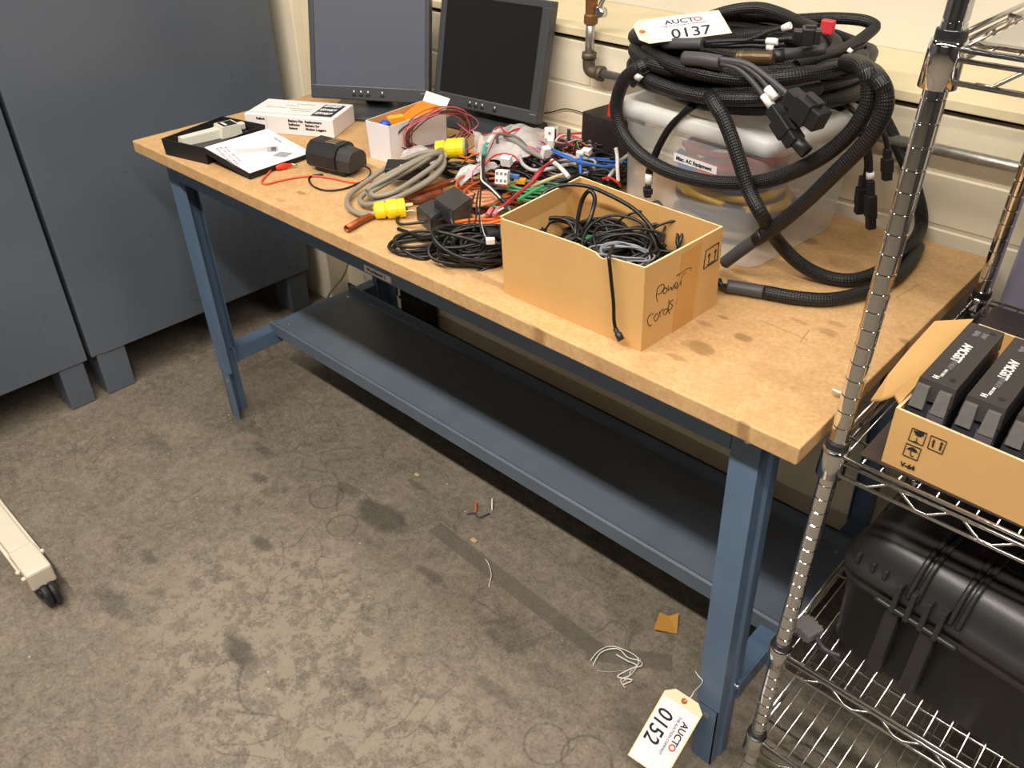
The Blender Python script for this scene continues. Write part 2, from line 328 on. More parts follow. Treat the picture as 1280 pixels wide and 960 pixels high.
class MB:
    def __init__(s): s.bm = bmesh.new(); s.uv = s.bm.loops.layers.uv.new('UVMap')
    def box(s, lo, hi, bev=0, M=None, seg=2):
        lo, hi = Vector(lo), Vector(hi); c = (lo+hi)/2; d = hi-lo
        r = bmesh.ops.create_cube(s.bm, size=1, matrix=Matrix.Translation(c) @ Matrix.Diagonal((*d, 1)))
        vs = r['verts']
        if bev:
            es = list({e for v in vs for e in v.link_edges})
            rr = bmesh.ops.bevel(s.bm, geom=es, offset=bev, segments=seg, affect='EDGES', profile=.5)
            vs = list({v for f in rr['faces'] for v in f.verts} | {v for v in vs if v.is_valid})
            seen = set(vs); st = list(vs)
            while st:
                for e in st.pop().link_edges:
                    for q in e.verts:
                        if q not in seen: seen.add(q); st.append(q)
            vs = list(seen)
        if M: bmesh.ops.transform(s.bm, matrix=M, verts=vs)
        return vs
    def hexa(s, b, t):
        """solid from a bottom quad and a top quad (same winding, counter-clockwise from above)"""
        vb = [s.bm.verts.new(p) for p in b]; vt = [s.bm.verts.new(p) for p in t]; n = len(vb)
        s.bm.faces.new(vb[::-1]); s.bm.faces.new(vt)
        for i in range(n): s.bm.faces.new((vb[i], vb[(i+1) % n], vt[(i+1) % n], vt[i]))
    def face(s, pts): s.bm.faces.new([s.bm.verts.new(p) for p in pts])
    def prism(s, poly, M, h):
        """2-D polygon extruded by h along local z of M"""
        s.hexa([M @ Vector((x, y, 0)) for x, y in poly], [M @ Vector((x, y, h)) for x, y in poly])
    def grid(s, rows, closed=False):
        V = [[s.bm.verts.new(p) for p in r] for r in rows]
        for i in range(len(V)-1):
            n = len(V[i])
            for j in range(n if closed else n-1):
                s.bm.faces.new((V[i][j], V[i][(j+1) % n], V[i+1][(j+1) % n], V[i+1][j]))
        return V
    def tube(s, pts, r, seg=8, closed=False, n=6, raw=False, cap=True, flat=1.):
        P = [Vector(p) for p in pts] if raw else smooth_path(pts, n, closed)
        Q = [P[0]]
        for p in P[1:]:
            if (p-Q[-1]).length > 1e-5: Q.append(p)
        P = Q; N = len(P)
        if N < 2: return
        rad = r if callable(r) else (lambda t: r)
        T = []
        for i in range(N):
            a = P[i-1] if (i or closed) else P[0]; b = P[(i+1) % N] if (i < N-1 or closed) else P[-1]
            d = b-a; T.append(d.normalized() if d.length > 1e-9 else Vector((0, 0, 1)))
        up = Vector((0, 0, 1)) if abs(T[0].z) < .9 else Vector((1, 0, 0))
        nrm = (up-T[0]*up.dot(T[0])).normalized(); rings = []; lens = [0]
        for i in range(N):
            nrm = (nrm-T[i]*nrm.dot(T[i]))
            nrm = nrm.normalized() if nrm.length > 1e-6 else T[i].orthogonal().normalized()
            bi = T[i].cross(nrm); rr = rad(i/(N-1))
            rings.append([s.bm.verts.new(P[i]+nrm*math.cos(a)*rr+bi*math.sin(a)*rr*flat) for a in (2*math.pi*k/seg for k in range(seg))])
            if i: lens.append(lens[-1]+(P[i]-P[i-1]).length)
        for i in range(N-1 if not closed else N):
            j = (i+1) % N; l0, l1 = lens[i], (lens[j] if j else lens[-1]+(P[0]-P[-1]).length)
            for k in range(seg):
                f = s.bm.faces.new((rings[i][k], rings[i][(k+1) % seg], rings[j][(k+1) % seg], rings[j][k])); f.smooth = True
                for lp, uvv in zip(f.loops, ((k/seg, l0), ((k+1)/seg, l0), ((k+1)/seg, l1), (k/seg, l1))): lp[s.uv].uv = uvv
        if cap and not closed:
            s.bm.faces.new(rings[0][::-1]); s.bm.faces.new(rings[-1])
    def cyl(s, p0, p1, r, seg=16, r2=None):
        p0, p1 = Vector(p0), Vector(p1); rr = r if r2 is None else (lambda t: r+(r2-r)*t)
        s.tube([p0, p1], rr, seg, raw=True)
        for f in s.bm.faces: pass
    def lathe(s, prof, M, seg=20):
        rows = [[M @ Vector((r*math.cos(2*math.pi*k/seg), r*math.sin(2*math.pi*k/seg), z)) for k in range(seg)] for r, z in prof]
        V = s.grid(rows, True)
        for i in range(len(V)-1):
            for f in V[i][0].link_faces: pass
        if prof[0][0] > 1e-6: s.bm.faces.new(V[0][::-1])
        if prof[-1][0] > 1e-6: s.bm.faces.new(V[-1])
    def sphere(s, c, r, sc=(1, 1, 1), seg=12):
        bmesh.ops.create_uvsphere(s.bm, u_segments=seg, v_segments=max(6, seg//2), radius=r, matrix=Matrix.Translation(c) @ Matrix.Diagonal((*sc, 1)))
    def build(s, name, m, parent=None, label=None, smooth=None, recalc=True):
        bm = s.bm
        if recalc: bmesh.ops.recalc_face_normals(bm, faces=bm.faces[:])
        if smooth is not None:
            for f in bm.faces: f.smooth = smooth
        if parent is not None:
            M = XF.get(parent.name, Matrix.Identity(4))
        else:
            vs = [v.co for v in bm.verts]
            lo = Vector((min(v[i] for v in vs) for i in range(3))); hi = Vector((max(v[i] for v in vs) for i in range(3)))
            M = Matrix.Translation(((lo.x+hi.x)/2, (lo.y+hi.y)/2, lo.z))
        bm.transform(M.inverted())
        me = bpy.data.meshes.new(name); bm.to_mesh(me); bm.free(); me.materials.append(m)
        o = bpy.data.objects.new(name, me); COL.objects.link(o)
        if parent is not None: o.parent = parent
        else: o.matrix_world = M
        XF[o.name] = M
        if label: o['label'] = label
        return o

def tag(o, label, cat, group=None, kind=None):
    if label: o['label'] = label
    if cat: o['category'] = cat
    if group: o['group'] = group
    if kind: o['kind'] = kind
    return o
def thing(name, loc, label, cat, group=None, rz=0):
    o = bpy.data.objects.new(name, None); COL.objects.link(o); o.empty_display_size = .05
    M = Matrix.Translation(loc) @ Matrix.Rotation(rz, 4, 'Z'); o.matrix_world = M; XF[o.name] = M
    return tag(o, label, cat, group)
def structure(mb, name, m): return tag(mb.build(name, m), None, None, kind='structure')
def frame(o, x, y):
    x = Vector(x).normalized(); y = Vector(y); y = (y-x*y.dot(x)).normalized(); z = x.cross(y)
    return Matrix(((x.x, y.x, z.x, o[0]), (x.y, y.y, z.y, o[1]), (x.z, y.z, z.z, o[2]), (0, 0, 0, 1)))
def text(body, size, M, name, m, parent, shear=0., off=0., align='LEFT', ext=.0003, space=1., sx=1., line=1.):
    c = bpy.data.curves.new('t', 'FONT'); c.body = body; c.size = size; c.shear = shear; c.offset = off; c.extrude = ext; c.align_x = align
    c.space_character = space; c.space_line = line; c.resolution_u = 3
    o = bpy.data.objects.new('t', c); COL.objects.link(o)
    dg = bpy.context.evaluated_depsgraph_get(); me = bpy.data.meshes.new_from_object(o.evaluated_get(dg))
    bpy.data.objects.remove(o); bpy.data.curves.remove(c)
    mb = MB(); mb.bm.from_mesh(me); bpy.data.meshes.remove(me)
    bmesh.ops.transform(mb.bm, matrix=M @ Matrix.Diagonal((sx, 1, 1, 1)), verts=mb.bm.verts)
    return mb.build(name, m, parent)
def wire(name, pts, r, m, label, cat='wire', group=None, seg=6, n=6):
    mb = MB(); mb.tube(pts, r, seg, n=n); o = mb.build(name, m); return tag(o, label, cat, group)
def pp(lst, dz=0.):
    return [pt(u, v, z+dz) for u, v, z in lst]
def loops(c, ax, ay, n, jit, rng, per=10, dz=0., start=0.):
    """a hank: n turns of an ellipse spanned by ax, ay about c, each turn a little different"""
    out = []; c = Vector(c); ax, ay = Vector(ax), Vector(ay); nz = ax.cross(ay).normalized()
    for i in range(n):
        k1, k2 = 1+rng.uniform(-jit, jit), 1+rng.uniform(-jit, jit); sh = nz*rng.uniform(-1, 1)*dz; tl = rng.uniform(0, 1.1)*dz; ph = rng.uniform(0, 6.3); cc = c+ax*rng.uniform(-jit, jit)*.5+ay*rng.uniform(-jit, jit)*.5
        for k in range(per):
            a = start+2*math.pi*k/per; wv = 1+.07*math.sin(2*a+ph)+.05*math.sin(3*a+2*ph); out.append(cc+ax*math.cos(a)*k1*wv+ay*math.sin(a)*k2*wv+sh+nz*tl*math.cos(a+ph))
    return out

# ================================================================== the room
WY = .785; SILLZ = 1.117
m = MB(); m.box((-2.2, -4.6, -.05), (4.6, 1.3, 0)); structure(m, 'floor', FLOOR)
# lower block wall: single blocks with recessed joints
m = MB(); m.box((-2.2, WY+.003, 0), (4.6, WY+.3, 1.085))
JOINTS = [.0, .19, .42, .65, .848, .968, 1.085]
zc = [-.0, .213, .43, .645, .862, 1.085]
zc = [0, .222, .44, .66, .876, .980, 1.088]
for i in range(len(zc)-1):
    x = -2.2+(.2 if i % 2 else 0)
    while x < 4.6:
        m.box((max(x, -2.2), WY, zc[i]+.0035), (min(x+.405, 4.6), WY+.01, zc[i+1]-.0035), .003, seg=1); x += .407
structure(m, 'wall_back', BLOCK)
m = MB(); m.box((-2.2, 1.075, SILLZ), (4.6, 1.2, 2.9)); structure(m, 'wall_rear', WALLP)
m = MB(); m.box((-.255, WY-.014, SILLZ-.019), (4.6, 1.075, SILLZ), .002); structure(m, 'trim_1', SILLM)       # sill board
m = MB(); m.box((-2.2, WY+.02, 1.086), (4.6, 1.07, SILLZ-.019)); structure(m, 'sill_shadow_strip', SILLSHADE)                # near-black strip, paints the shadow under the sill overhang
m = MB(); m.box((-.50, .70, 0), (-.262, .735, 2.9), .003); m.box((-.30, .735, 0), (-.262, 1.2, 2.9), .002); structure(m, 'trim_3', COLM)  # steel column
m = MB(); m.box((-.262, WY-.006, 0), (4.6, WY, .052), .002); structure(m, 'baseboard_back', mat('black_base', (.012, .011, .011), .6))
m = MB()
for zz in (.03,): m.cyl((-.262, .755, 1.12), (-.247, .755, 1.12), .006, 8); m.box((-.262, .75, 1.105), (-.253, .765, 1.135))
structure(m, 'trim_4', PIPEFIT)

m = MB(); m.box((-2.2, -4.6, 2.9), (4.6, 1.3, 3.0)); structure(m, 'ceiling', mat('ceiling_paint', srgb(120, 116, 108), .8))
m = MB(); m.box((-2.2, -4.7, 0), (4.6, -4.6, 2.9)); structure(m, 'wall_front', mat('far_wall', srgb(72, 72, 73), .7))
m = MB(); m.box((4.6, -4.6, 0), (4.7, 1.3, 2.9)); structure(m, 'wall_right', mat('far_wall_grey', srgb(60, 58, 57), .7))
m = MB(); m.box((-2.3, -4.6, 0), (-2.2, 1.3, 2.9)); structure(m, 'wall_left', mat('far_wall_cream', srgb(150, 142, 128), .7))

# ================================================================== storage cabinets
def cabinet(y0, y1, label, legs):
    X = -.30; t = thing('steel_cabinet', (X-.25, (y0+y1)/2, 0), label, 'cabinet', 'grey steel cabinets')
    m = MB(); m.box((X-.46, y0, .147), (X-.001, y1, 1.98), .004); m.build('body', CABM, t)
    m = MB(); m.box((X-.02, y0+.036, .148), (X+.0012, y1-.002, 1.98), .001, seg=1); m.build('side_panel', CABM, t)
    for a, b in legs:
        m = MB(); m.box((X-.10, a, 0), (X-.003, b, .147), .004); m.build('foot', CABM, t)
    return t
cabinet(-.170, .648, 'dark grey steel cabinet directly behind the left end of the workbench', ((-.155, -.064), (.55, .63)))
cabinet(-1.02, -.183, 'dark grey steel cabinet at the left edge, showing only a lower corner and foot', ((-.272, -.197), (-1.0, -.92)))
# spare cable end behind the cabinet
wire('thin_cable', [(-.18, .60, .02), (-.16, .62, .10), (-.12, .66, .17), (-.13, .70, .21), (-.16, .72, .20)], .004, GREYC, 'thin grey cable curling up behind the bench by the cabinet corner', 'cable')

# ================================================================== workbench
W, D = 1.829, .762; TOPU = H-.0295
B = thing('workbench', (W/2, D/2, 0), 'long workbench with stained tan top, blue steel legs and a low steel shelf', 'workbench')
m = MB(); m.box((0, 0, TOPU), (W, D, H), .0022); m.build('bench_top', TOP, B)
def lean(p): return Vector((p[0]+.034*(1-p[2]/.81), p[1], p[2]))
def leg(x0, sgn, y0, ysgn, name='leg'):
    """folded channel: front flange with a small return, web on the outer side with a step"""
    t = .0028
    prof = [(-.003, .012), (0, 0), (.048, 0), (.048, .030), (.053, .036), (.053, .060), (.030, .060)]
    def pth(o): return [(x0+sgn*(p[0]), y0+ysgn*p[1]) for p in o]
    m = MB()
    outer = prof; inner = []
    n = len(prof)
    for i in range(n):
        a = Vector(prof[max(i-1, 0)]); b = Vector(prof[min(i+1, n-1)]); d = (b-a).normalized(); nn = Vector((-d.y, d.x)); inner.append((prof[i][0]+nn.x*t, prof[i][1]+nn.y*t))
    for z0, z1, k in ((.168, TOPU, 0),):
        for i in range(n-1):
            q = [outer[i], outer[i+1], inner[i+1], inner[i]]; q = pth(q)
            m.hexa([lean((x, y, z0)) for x, y in q], [lean((x, y, z1)) for x, y in q])
    o = m.build(name, BLUE, B)
    m = MB(); k = .0032
    ins = [(k+.001, k), (.048-k, k), (.048-k, .030), (.053-k, .036), (.053-k, .058)]
    for i in range(len(ins)-1):
        a, b = Vector(ins[i]), Vector(ins[i+1]); d = (b-a).normalized(); nn = Vector((-d.y, d.x))*.0026
        q = pth([a, b, b+nn, a+nn]); m.hexa([lean((x, y, 0)) for x, y in q], [lean((x, y, .21)) for x, y in q])
    m.build('foot_extension', BLUE, o)
    for (x, y, z, d, r) in ((x0+sgn*.026, y0, .790, (0, -ysgn, 0), .0055), (x0+sgn*.053, y0+ysgn*.048, .205, (sgn, 0, 0), .005)):
        m = MB(); c = lean((x, y, z)); dd = Vector(d); m.lathe([(r, 0), (r, .003), (r*.8, .0042), (r*.5, .0046), (0, .0046)], frame(c, dd.orthogonal(), dd.cross(dd.orthogonal())), 12); m.build('bolt', BOLT, o)
    for (x, y, z, d, r) in ((x0+sgn*.022, y0+ysgn*k, .135, (0, -ysgn, 0), .0062), (x0+sgn*(.053-k), y0+ysgn*.048, .135, (sgn, 0, 0), .005)):
        m = MB(); c = lean((x, y, z)); m.cyl(c, c+Vector(d)*.0006, r, 12); m.build('adjustment_hole', mat('hole_floor_tone', srgb(140, 134, 122), .7), o)
    return o
leg(1.708, 1, .05, 1); leg(.094, -1, .05, 1); leg(1.708, 1, .712, -1); leg(.094, -1, .712, -1)
m = MB(); m.box((.094, .0505, .757), (1.708, .0535, TOPU)); m.box((.094, .0535, .757), (1.708, .08, .760)); m.build('front_apron', BLUE, B)
m = MB(); m.box((.094, .709, .757), (1.708, .712, TOPU)); m.build('rear_apron', BLUE, B)
for x in (.050, 1.755):
    m = MB(); m.box((x, .11, .757), (x+.003, .65, TOPU)); m.build('end_apron', BLUE, B)
for x0, sg in ((.058, 1), (1.768, 1)):
    m = MB(); x = x0+.02; m.box((x, .10, .170), (x+.004, .665, .216)); m.box((x-.038, .10, .213), (x, .665, .217)); m.build('side_stretcher', BLUE, B)
# lower shelf: folded tray
m = MB(); xa, xb = .062, 1.80; ya, yb = .250, .562; zs, zl = .2185, .243
prof = [(ya+.010, zs-.020), (ya-.003, zs-.016), (ya-.003, zl-.004), (ya+.001, zl), (ya+.006, zl-.003), (ya+.011, zs+.002), (ya+.016, zs), (yb-.016, zs), (yb-.010, zs+.003), (yb-.002, zl-.002), (yb+.003, zl), (yb+.004, zl-.006), (yb+.004, zs-.018)]
m.grid([[(x, y, z) for y, z in prof] for x in (xa, xb)])
o = m.build('lower_shelf', BLUESH, B); sm = o.modifiers.new('thickness', 'SOLIDIFY'); sm.thickness = .0015; sm.offset = 0
m = MB()
for (x, y) in ((.085, .30), (.085, .53), (1.775, .295), (1.775, .53)): m.cyl((x, y, zs), (x, y, zs+.003), .0045, 10)
m.build('shelf_rivets', BOLT, o)
# name sticker on the apron
m = MB(); m.box((.848, .0496, .7605), (.932, .0505, .7755)); st = m.build('name_sticker', WHITE, B, label='white name sticker')
text('WorkBench 2', .0105, frame((.856, .0494, .7645), (1, 0, 0), (0, 0, 1)), 'lettering', INK, st, off=.0002)

# ================================================================== wire shelving unit
SX0, SX1, SY0, SY1 = 1.855, 2.69, .0635, .639
U = thing('wire_shelving', ((SX0+SX1)/2, (SY0+SY1)/2, 0), 'chrome wire shelving unit standing at the right end of the workbench', 'shelving unit')
SH = [1.357, .8295, .409, .162]
for px_, py_ in ((SX0, SY0), (SX0, SY1), (SX1, SY0), (SX1, SY1)):
    prof = []; z = .018
    r = .0127
    prof.append((r, z))
    gz = .873263-.0254*34
    while gz < 1.87:
        if gz > .03: prof += [(r, gz-.0013), (r-.0011, gz-.0004), (r-.0011, gz+.0004), (r, gz+.0013)]
        gz += .0254
    prof += [(r, 1.88), (r*.8, 1.884)]
    m = MB(); m.lathe(prof, Matrix.Translation((px_, py_, 0)), 24); po = m.build('post', CHROME, U, smooth=False)
    for f in po.data.polygons: f.use_smooth = True
    po.data.set_sharp_from_angle(angle=R(25))
    m = MB(); m.cyl((px_, py_, 0), (px_, py_, .02), .017, 14); m.build('levelling_foot', BLKP, po)
def zigzag(a, b, z0, z1, pitch):
    a, b = Vector(a), Vector(b); L = (b-a).length; d = (b-a)/L; out = []; s = .018; i = 0
    while s < L-.01:
        z = (z0, z1)[i % 2]; p = a+d*s; out += [Vector((p.x, p.y, z)), Vector((p.x+d.x*.016, p.y+d.y*.016, z))]; s += pitch; i += 1
    return out
for zi, zt in enumerate(SH):
    s = MB(); rr = .0030
    fx0, fx1, fy0, fy1 = SX0-.012, SX1+.012, SY0-.012, SY1+.012
    for ya_ in (fy0, fy1):
        out = -1 if ya_ == fy0 else 1
        s.tube([(SX0+.014, ya_+.004*-out, zt), (SX1-.014, ya_+.004*-out, zt)], rr*1.05, 8, raw=True)
        s.tube([(SX0+.014, ya_+.004*-out, zt-.010), (SX1-.014, ya_+.004*-out, zt-.010)], rr*.9, 8, raw=True)
        s.tube([(SX0+.014, ya_+.004*-out, zt-.032), (SX1-.014, ya_+.004*-out, zt-.032)], rr, 8, raw=True)
        s.tube(zigzag((SX0+.02, ya_+.004*-out, 0), (SX1-.02, ya_+.004*-out, 0), zt-.030, zt-.011, .040), .0022, 6, raw=True)
    for xa_ in (fx0, fx1):
        out = -1 if xa_ == fx0 else 1
        for dz, q in ((0, 1.05), (-.010, .9), (-.032, 1)):
            s.tube([(xa_-out*.004, SY0+.014, zt+dz), (xa_-out*.004, SY1-.014, zt+dz)], rr*q, 8, raw=True)
        s.tube(zigzag((xa_-out*.004, SY0+.02, 0), (xa_-out*.004, SY1-.02, 0), zt-.030, zt-.011, .040), .0022, 6, raw=True)
    so = s.build('shelf_frame', CHROMED, U)
    g = MB(); x = SX0+.014
    while x < SX1-.01: g.tube([(x, fy0+.004, zt-.001), (x, fy1-.004, zt-.001)], .0014, 5, raw=True); x += .0245
    for y in (SY0+.045, SY0+.22, SY0+.38, SY1-.05): g.tube([(fx0+.004, y, zt-.0045), (fx1-.004, y, zt-.0045)], .0024, 6, raw=True)
    g.build('wire_deck', CHROMED, so)
    for px_, py_ in ((SX0, SY0), (SX0, SY1), (SX1, SY0), (SX1, SY1)):
        c = MB(); M = Matrix.Translation((px_, py_, 0))
        c.lathe([(.0165, zt-.042), (.0195, zt-.041), (.0185, zt), (.0180, zt+.006), (.0150, zt+.0065), (.0150, zt-.042)], M, 22); cc = c.build('corner_collar', CHROME, so)
        for f in cc.data.polygons: f.use_smooth = len(f.vertices) == 4 and abs(f.normal.z) < .5
        c = MB(); c.lathe([(.0129, zt-.004), (.0158, zt), (.0155, zt+.016), (.0129, zt+.0165)], M, 22); c.build('split_sleeve', BLKP, cc)
# small bolt end sticking out of the bench beside the post
c_ = pt(1049, 491, .012)
m = MB(); m.lathe([(.003, -.01), (.003, .004), (.0055, .004), (.006, .009), (.004, .0125), (0, .013)], frame(c_, (0, 1, .2), (0, -.2, 1)), 12)
tag(m.build('locking_pin', BOLT), 'tiny shiny metal knob beside the front shelving post at the bench edge', 'knob')

# shelf liners
m = MB(); m.box((SX0+.03, SY0+.005, .8335), (SX1-.02, SY1-.02, .8355)); tag(m.build('shelf_liner', LINERB), 'dark brown plastic liner sheet on the middle wire shelf under the carton', 'shelf liner')
m = MB(); m.box((SX0+.028, SY0+.012, 1.361), (SX1-.02, SY1-.02, 1.3635)); tag(m.build('shelf_liner', LINERG), 'grey liner sheet on the top wire shelf', 'shelf liner')

# ------------------------------------------------------------------ pipes on the wall
Pp = thing('air_pipe', (.885, .74, 1.04), 'grey steel pipe with an elbow running down and along the block wall', 'pipe')
yp = .752; ve = pty(737, 60, yp); hz = pty(760, 94, yp).z
m = MB(); m.tube([(ve.x, yp, 1.16), (ve.x, yp, hz+.02)], .0107, 16, raw=True); m.build('vertical_pipe', PIPEM, Pp)
m = MB(); m.tube([(ve.x+.02, yp, hz), (3.4, yp, hz)], .0107, 16, raw=True); m.build('horizontal_pipe', PIPEM, Pp)
m = MB(); M = Matrix.Translation((ve.x, yp, hz))
arc = [Vector((ve.x, yp, hz+.034)), Vector((ve.x, yp, hz+.018)), Vector((ve.x+.003, yp, hz+.006)), Vector((ve.x+.010, yp, hz+.001)), Vector((ve.x+.022, yp, hz)), Vector((ve.x+.036, yp, hz))]
m.tube(arc, .0150, 16, n=4)
m.tube([(ve.x, yp, hz+.028), (ve.x, yp, hz+.042)], .0175, 16, raw=True); m.tube([(ve.x+.030, yp, hz), (ve.x+.043, yp, hz)], .0175, 16, raw=True); m.build('elbow', PIPEFIT, Pp)
m = MB(); M = Matrix.Translation((ve.x, yp, 0))
m.lathe([(.0125, 1.135), (.0165, 1.138), (.0165, 1.155), (.0135, 1.158), (.0145, 1.185), (.018, 1.20), (.018, 1.22), (.014, 1.235), (.0165, 1.24), (.0165, 1.26), (.0107, 1.26), (.0107, 1.5)], M, 16); v_ = m.build('valve_body', VALVEM, Pp)
m = MB(); m.cyl((ve.x+.012, yp, 1.172), (ve.x+.03, yp-.004, 1.172), .007, 12); m.tube([(ve.x+.03, yp-.004, 1.16), (ve.x+.031, yp-.006, 1.18), (ve.x+.045, yp-.01, 1.205), (ve.x+.05, yp-.01, 1.24)], .006, 8); m.cyl((ve.x+.028, yp-.012, 1.165), (ve.x+.034, yp+.006, 1.165), .011, 12); m.build('valve_lever', CHROMED, v_)
wire('thin_cable', [ptn(u, v, (0, WY-.008, 0), (0, 1, 0)) for u, v in ((672, 142), (690, 140), (706, 136), (722, 139), (745, 147), (768, 153))], .0014, BLKC, 'thin black cable hanging across the block wall right of the tilted monitor', 'cable')

# ------------------------------------------------------------------ behind the shelves and under the bench
t = thing('plastic_sheet', (2.0, .70, 0), 'lavender plastic panel standing behind the shelving unit', 'panel')
m = MB(); m.box((1.876, .69, 0), (2.45, .715, 1.02), .006); m.build('sheet', LAV, t)
t = thing('black_case', (.18, .75, 0), 'black case standing on the floor against the wall behind the bench shelf', 'case')
m = MB(); m.box((.115, .720, 0), (.250, .776, .20), .010); m.box((.112, .717, .15), (.253, .777, .16), .004); m.build('case_body', BLKM, t)
m = MB(); m.tube([(.14, .745, .198), (.145, .745, .225), (.22, .745, .225), (.225, .745, .198)], .007, 8); m.build('carry_handle', BLKP, t)

# ------------------------------------------------------------------ caster leg of a cart, lower left
t = thing('cart', (.2, -.64, 0), 'cream steel cart foot with a black caster, at the left edge of the floor', 'cart')
zc_ = .105
m = MB(); e0 = Vector((-.55, -.628, zc_)); d = (Vector((.425, -.645, 0))-Vector((-.55, -.628, 0))).normalized(); n_ = Vector((-d.y, d.x, 0))
Mx = frame(e0, d, n_)
m.box((0, -.026, -.05), (.87, .026, 0), .004, Mx); m.build('leg_bar', CREAMP, t)
m = MB(); m.box((.86, -.029, -.05), (.970, .029, .0035), .006, Mx); ec = m.build('end_cap', CREAMP, t)
m = MB(); m.box((.55, .025, -.02), (.90, .034, -.012), .002, Mx); m.box((.55, -.034, -.02), (.93, -.025, -.012), .002, Mx)
for x_, y_ in ((.90, .033), (.93, -.034), (.960, -.032)): m.sphere(Mx @ Vector((x_, y_, -.008)), .006)
m.build('side_rails', CREAMP, t)
m = MB(); wc = Mx @ Vector((.972, .002, 0)); wc.z = .032
axd = (d*.25+n_).normalized()
for s_ in (-1, 1):
    Mw = frame(wc+axd*.0085*s_, d, Vector((0, 0, 1))); m.lathe([(.004, -.009), (.022, -.009), (.030, -.006), (.032, 0), (.030, .006), (.022, .009), (.004, .009)], Mw, 24)
m.build('caster_wheel', BLKP, t)
m = MB(); m.box((.94, -.02, -.075), (.985, .024, -.05), .008, Mx); m.build('caster_housing', BLKM, t)

# ------------------------------------------------------------------ litter on the floor
def litter(name, pts, r, mt, label, cat, seg=5): return wire(name, pts, r, mt, label, cat, seg=seg)
m = MB(); P4 = [ptz(u, v, .001) for u, v in ((817, 789), (846, 793), (848, 769), (836, 771), (824, 767))]
P4 = [p+Vector((0, 0, dz)) for p, dz in zip(P4, (.006, .001, .007, .002, .004))]
m.face(P4); o = m.build('tape_scrap', mat('scrap_tan', srgb(190, 138, 66), .4)); sm = o.modifiers.new('thickness', 'SOLIDIFY'); sm.thickness = .0008
tag(o, 'torn scrap of tan tape on the floor in front of the right bench leg', 'tape')
F = lambda l, z=.002: [ptz(u, v, z+dz) for u, v, dz in ((q[0], q[1], q[2] if len(q) > 2 else 0) for q in l)]
wire('string', F([(741, 832), (752, 815, .004), (772, 811, .01), (785, 822, .004), (800, 826), (802, 832, .006), (790, 836), (786, 846), (778, 852)]), .0014, WHITEW, 'frayed white string tangled on the floor near the right bench leg', 'string')
wire('string', F([(738, 826), (748, 814, .006), (762, 808), (780, 812, .008), (798, 824), (790, 842, .006), (776, 850), (782, 860, .004)]), .0012, WHITEW, 'loosely looped white string lying over the frayed one on the floor', 'string')
wire('string', F([(770, 818), (784, 826, .008), (796, 832), (784, 838, .006), (772, 846), (790, 850, .004), (778, 856)]), .0016, WHITEW, 'bunched end of the white string tangle on the floor', 'string')
wire('string', F([(764, 806), (780, 812, .006), (794, 820), (801, 826, .004), (788, 840), (780, 838), (762, 840), (745, 838)]), .0009, GREYW, 'thin grey thread crossing the frayed white string on the floor', 'string')
wire('string', F([(607, 699), (611, 706, .004), (614, 718, .006), (612, 728), (611, 734)]), .0011, WHITEW, 'short white string scrap lying on the dark tape mark', 'string')
wire('wire_offcut', F([(594, 626, .01), (595, 634, .006), (594, 641)]), .0022, REDL, 'red wire offcut on the floor below the bench shelf', 'wire')
wire('wire_offcut', F([(615, 623, .012), (615, 631, .006), (615, 638)]), .0024, WHITEW, 'white wire offcut on the floor beside the red one', 'wire')
wire('wire_offcut', F([(584, 643), (592, 641, .006), (599, 647), (604, 645, .004), (612, 642)]), .0020, mat('violet_wire', srgb(60, 50, 72), .5), 'dark violet wire offcut curled under the red one on the floor', 'wire')
for (u, v, s, lab) in ((521, 594, .008, 'small tan crumb on the floor in front of the bench shelf'), (592, 676, .009, 'small pale paper chip on the floor near the dark tape mark')):
    c = ptz(u, v, 0); m = MB(); m.box(c+Vector((-s, -s*.6, 0)), c+Vector((s, s*.7, .004)), .0018, seg=1); tag(m.build('paper_chip', mat('chip', srgb(190, 164, 116), .7)), lab, 'scrap')
c = ptz(783, 669, .2188); m = MB(); m.box(c+Vector((-.009, -.004, 0)), c+Vector((.008, .005, .004)), .0016, seg=1); tag(m.build('paper_chip', mat('chip_tan', srgb(200, 154, 74), .7)), 'small tan chip lying on the front of the bench shelf', 'scrap')

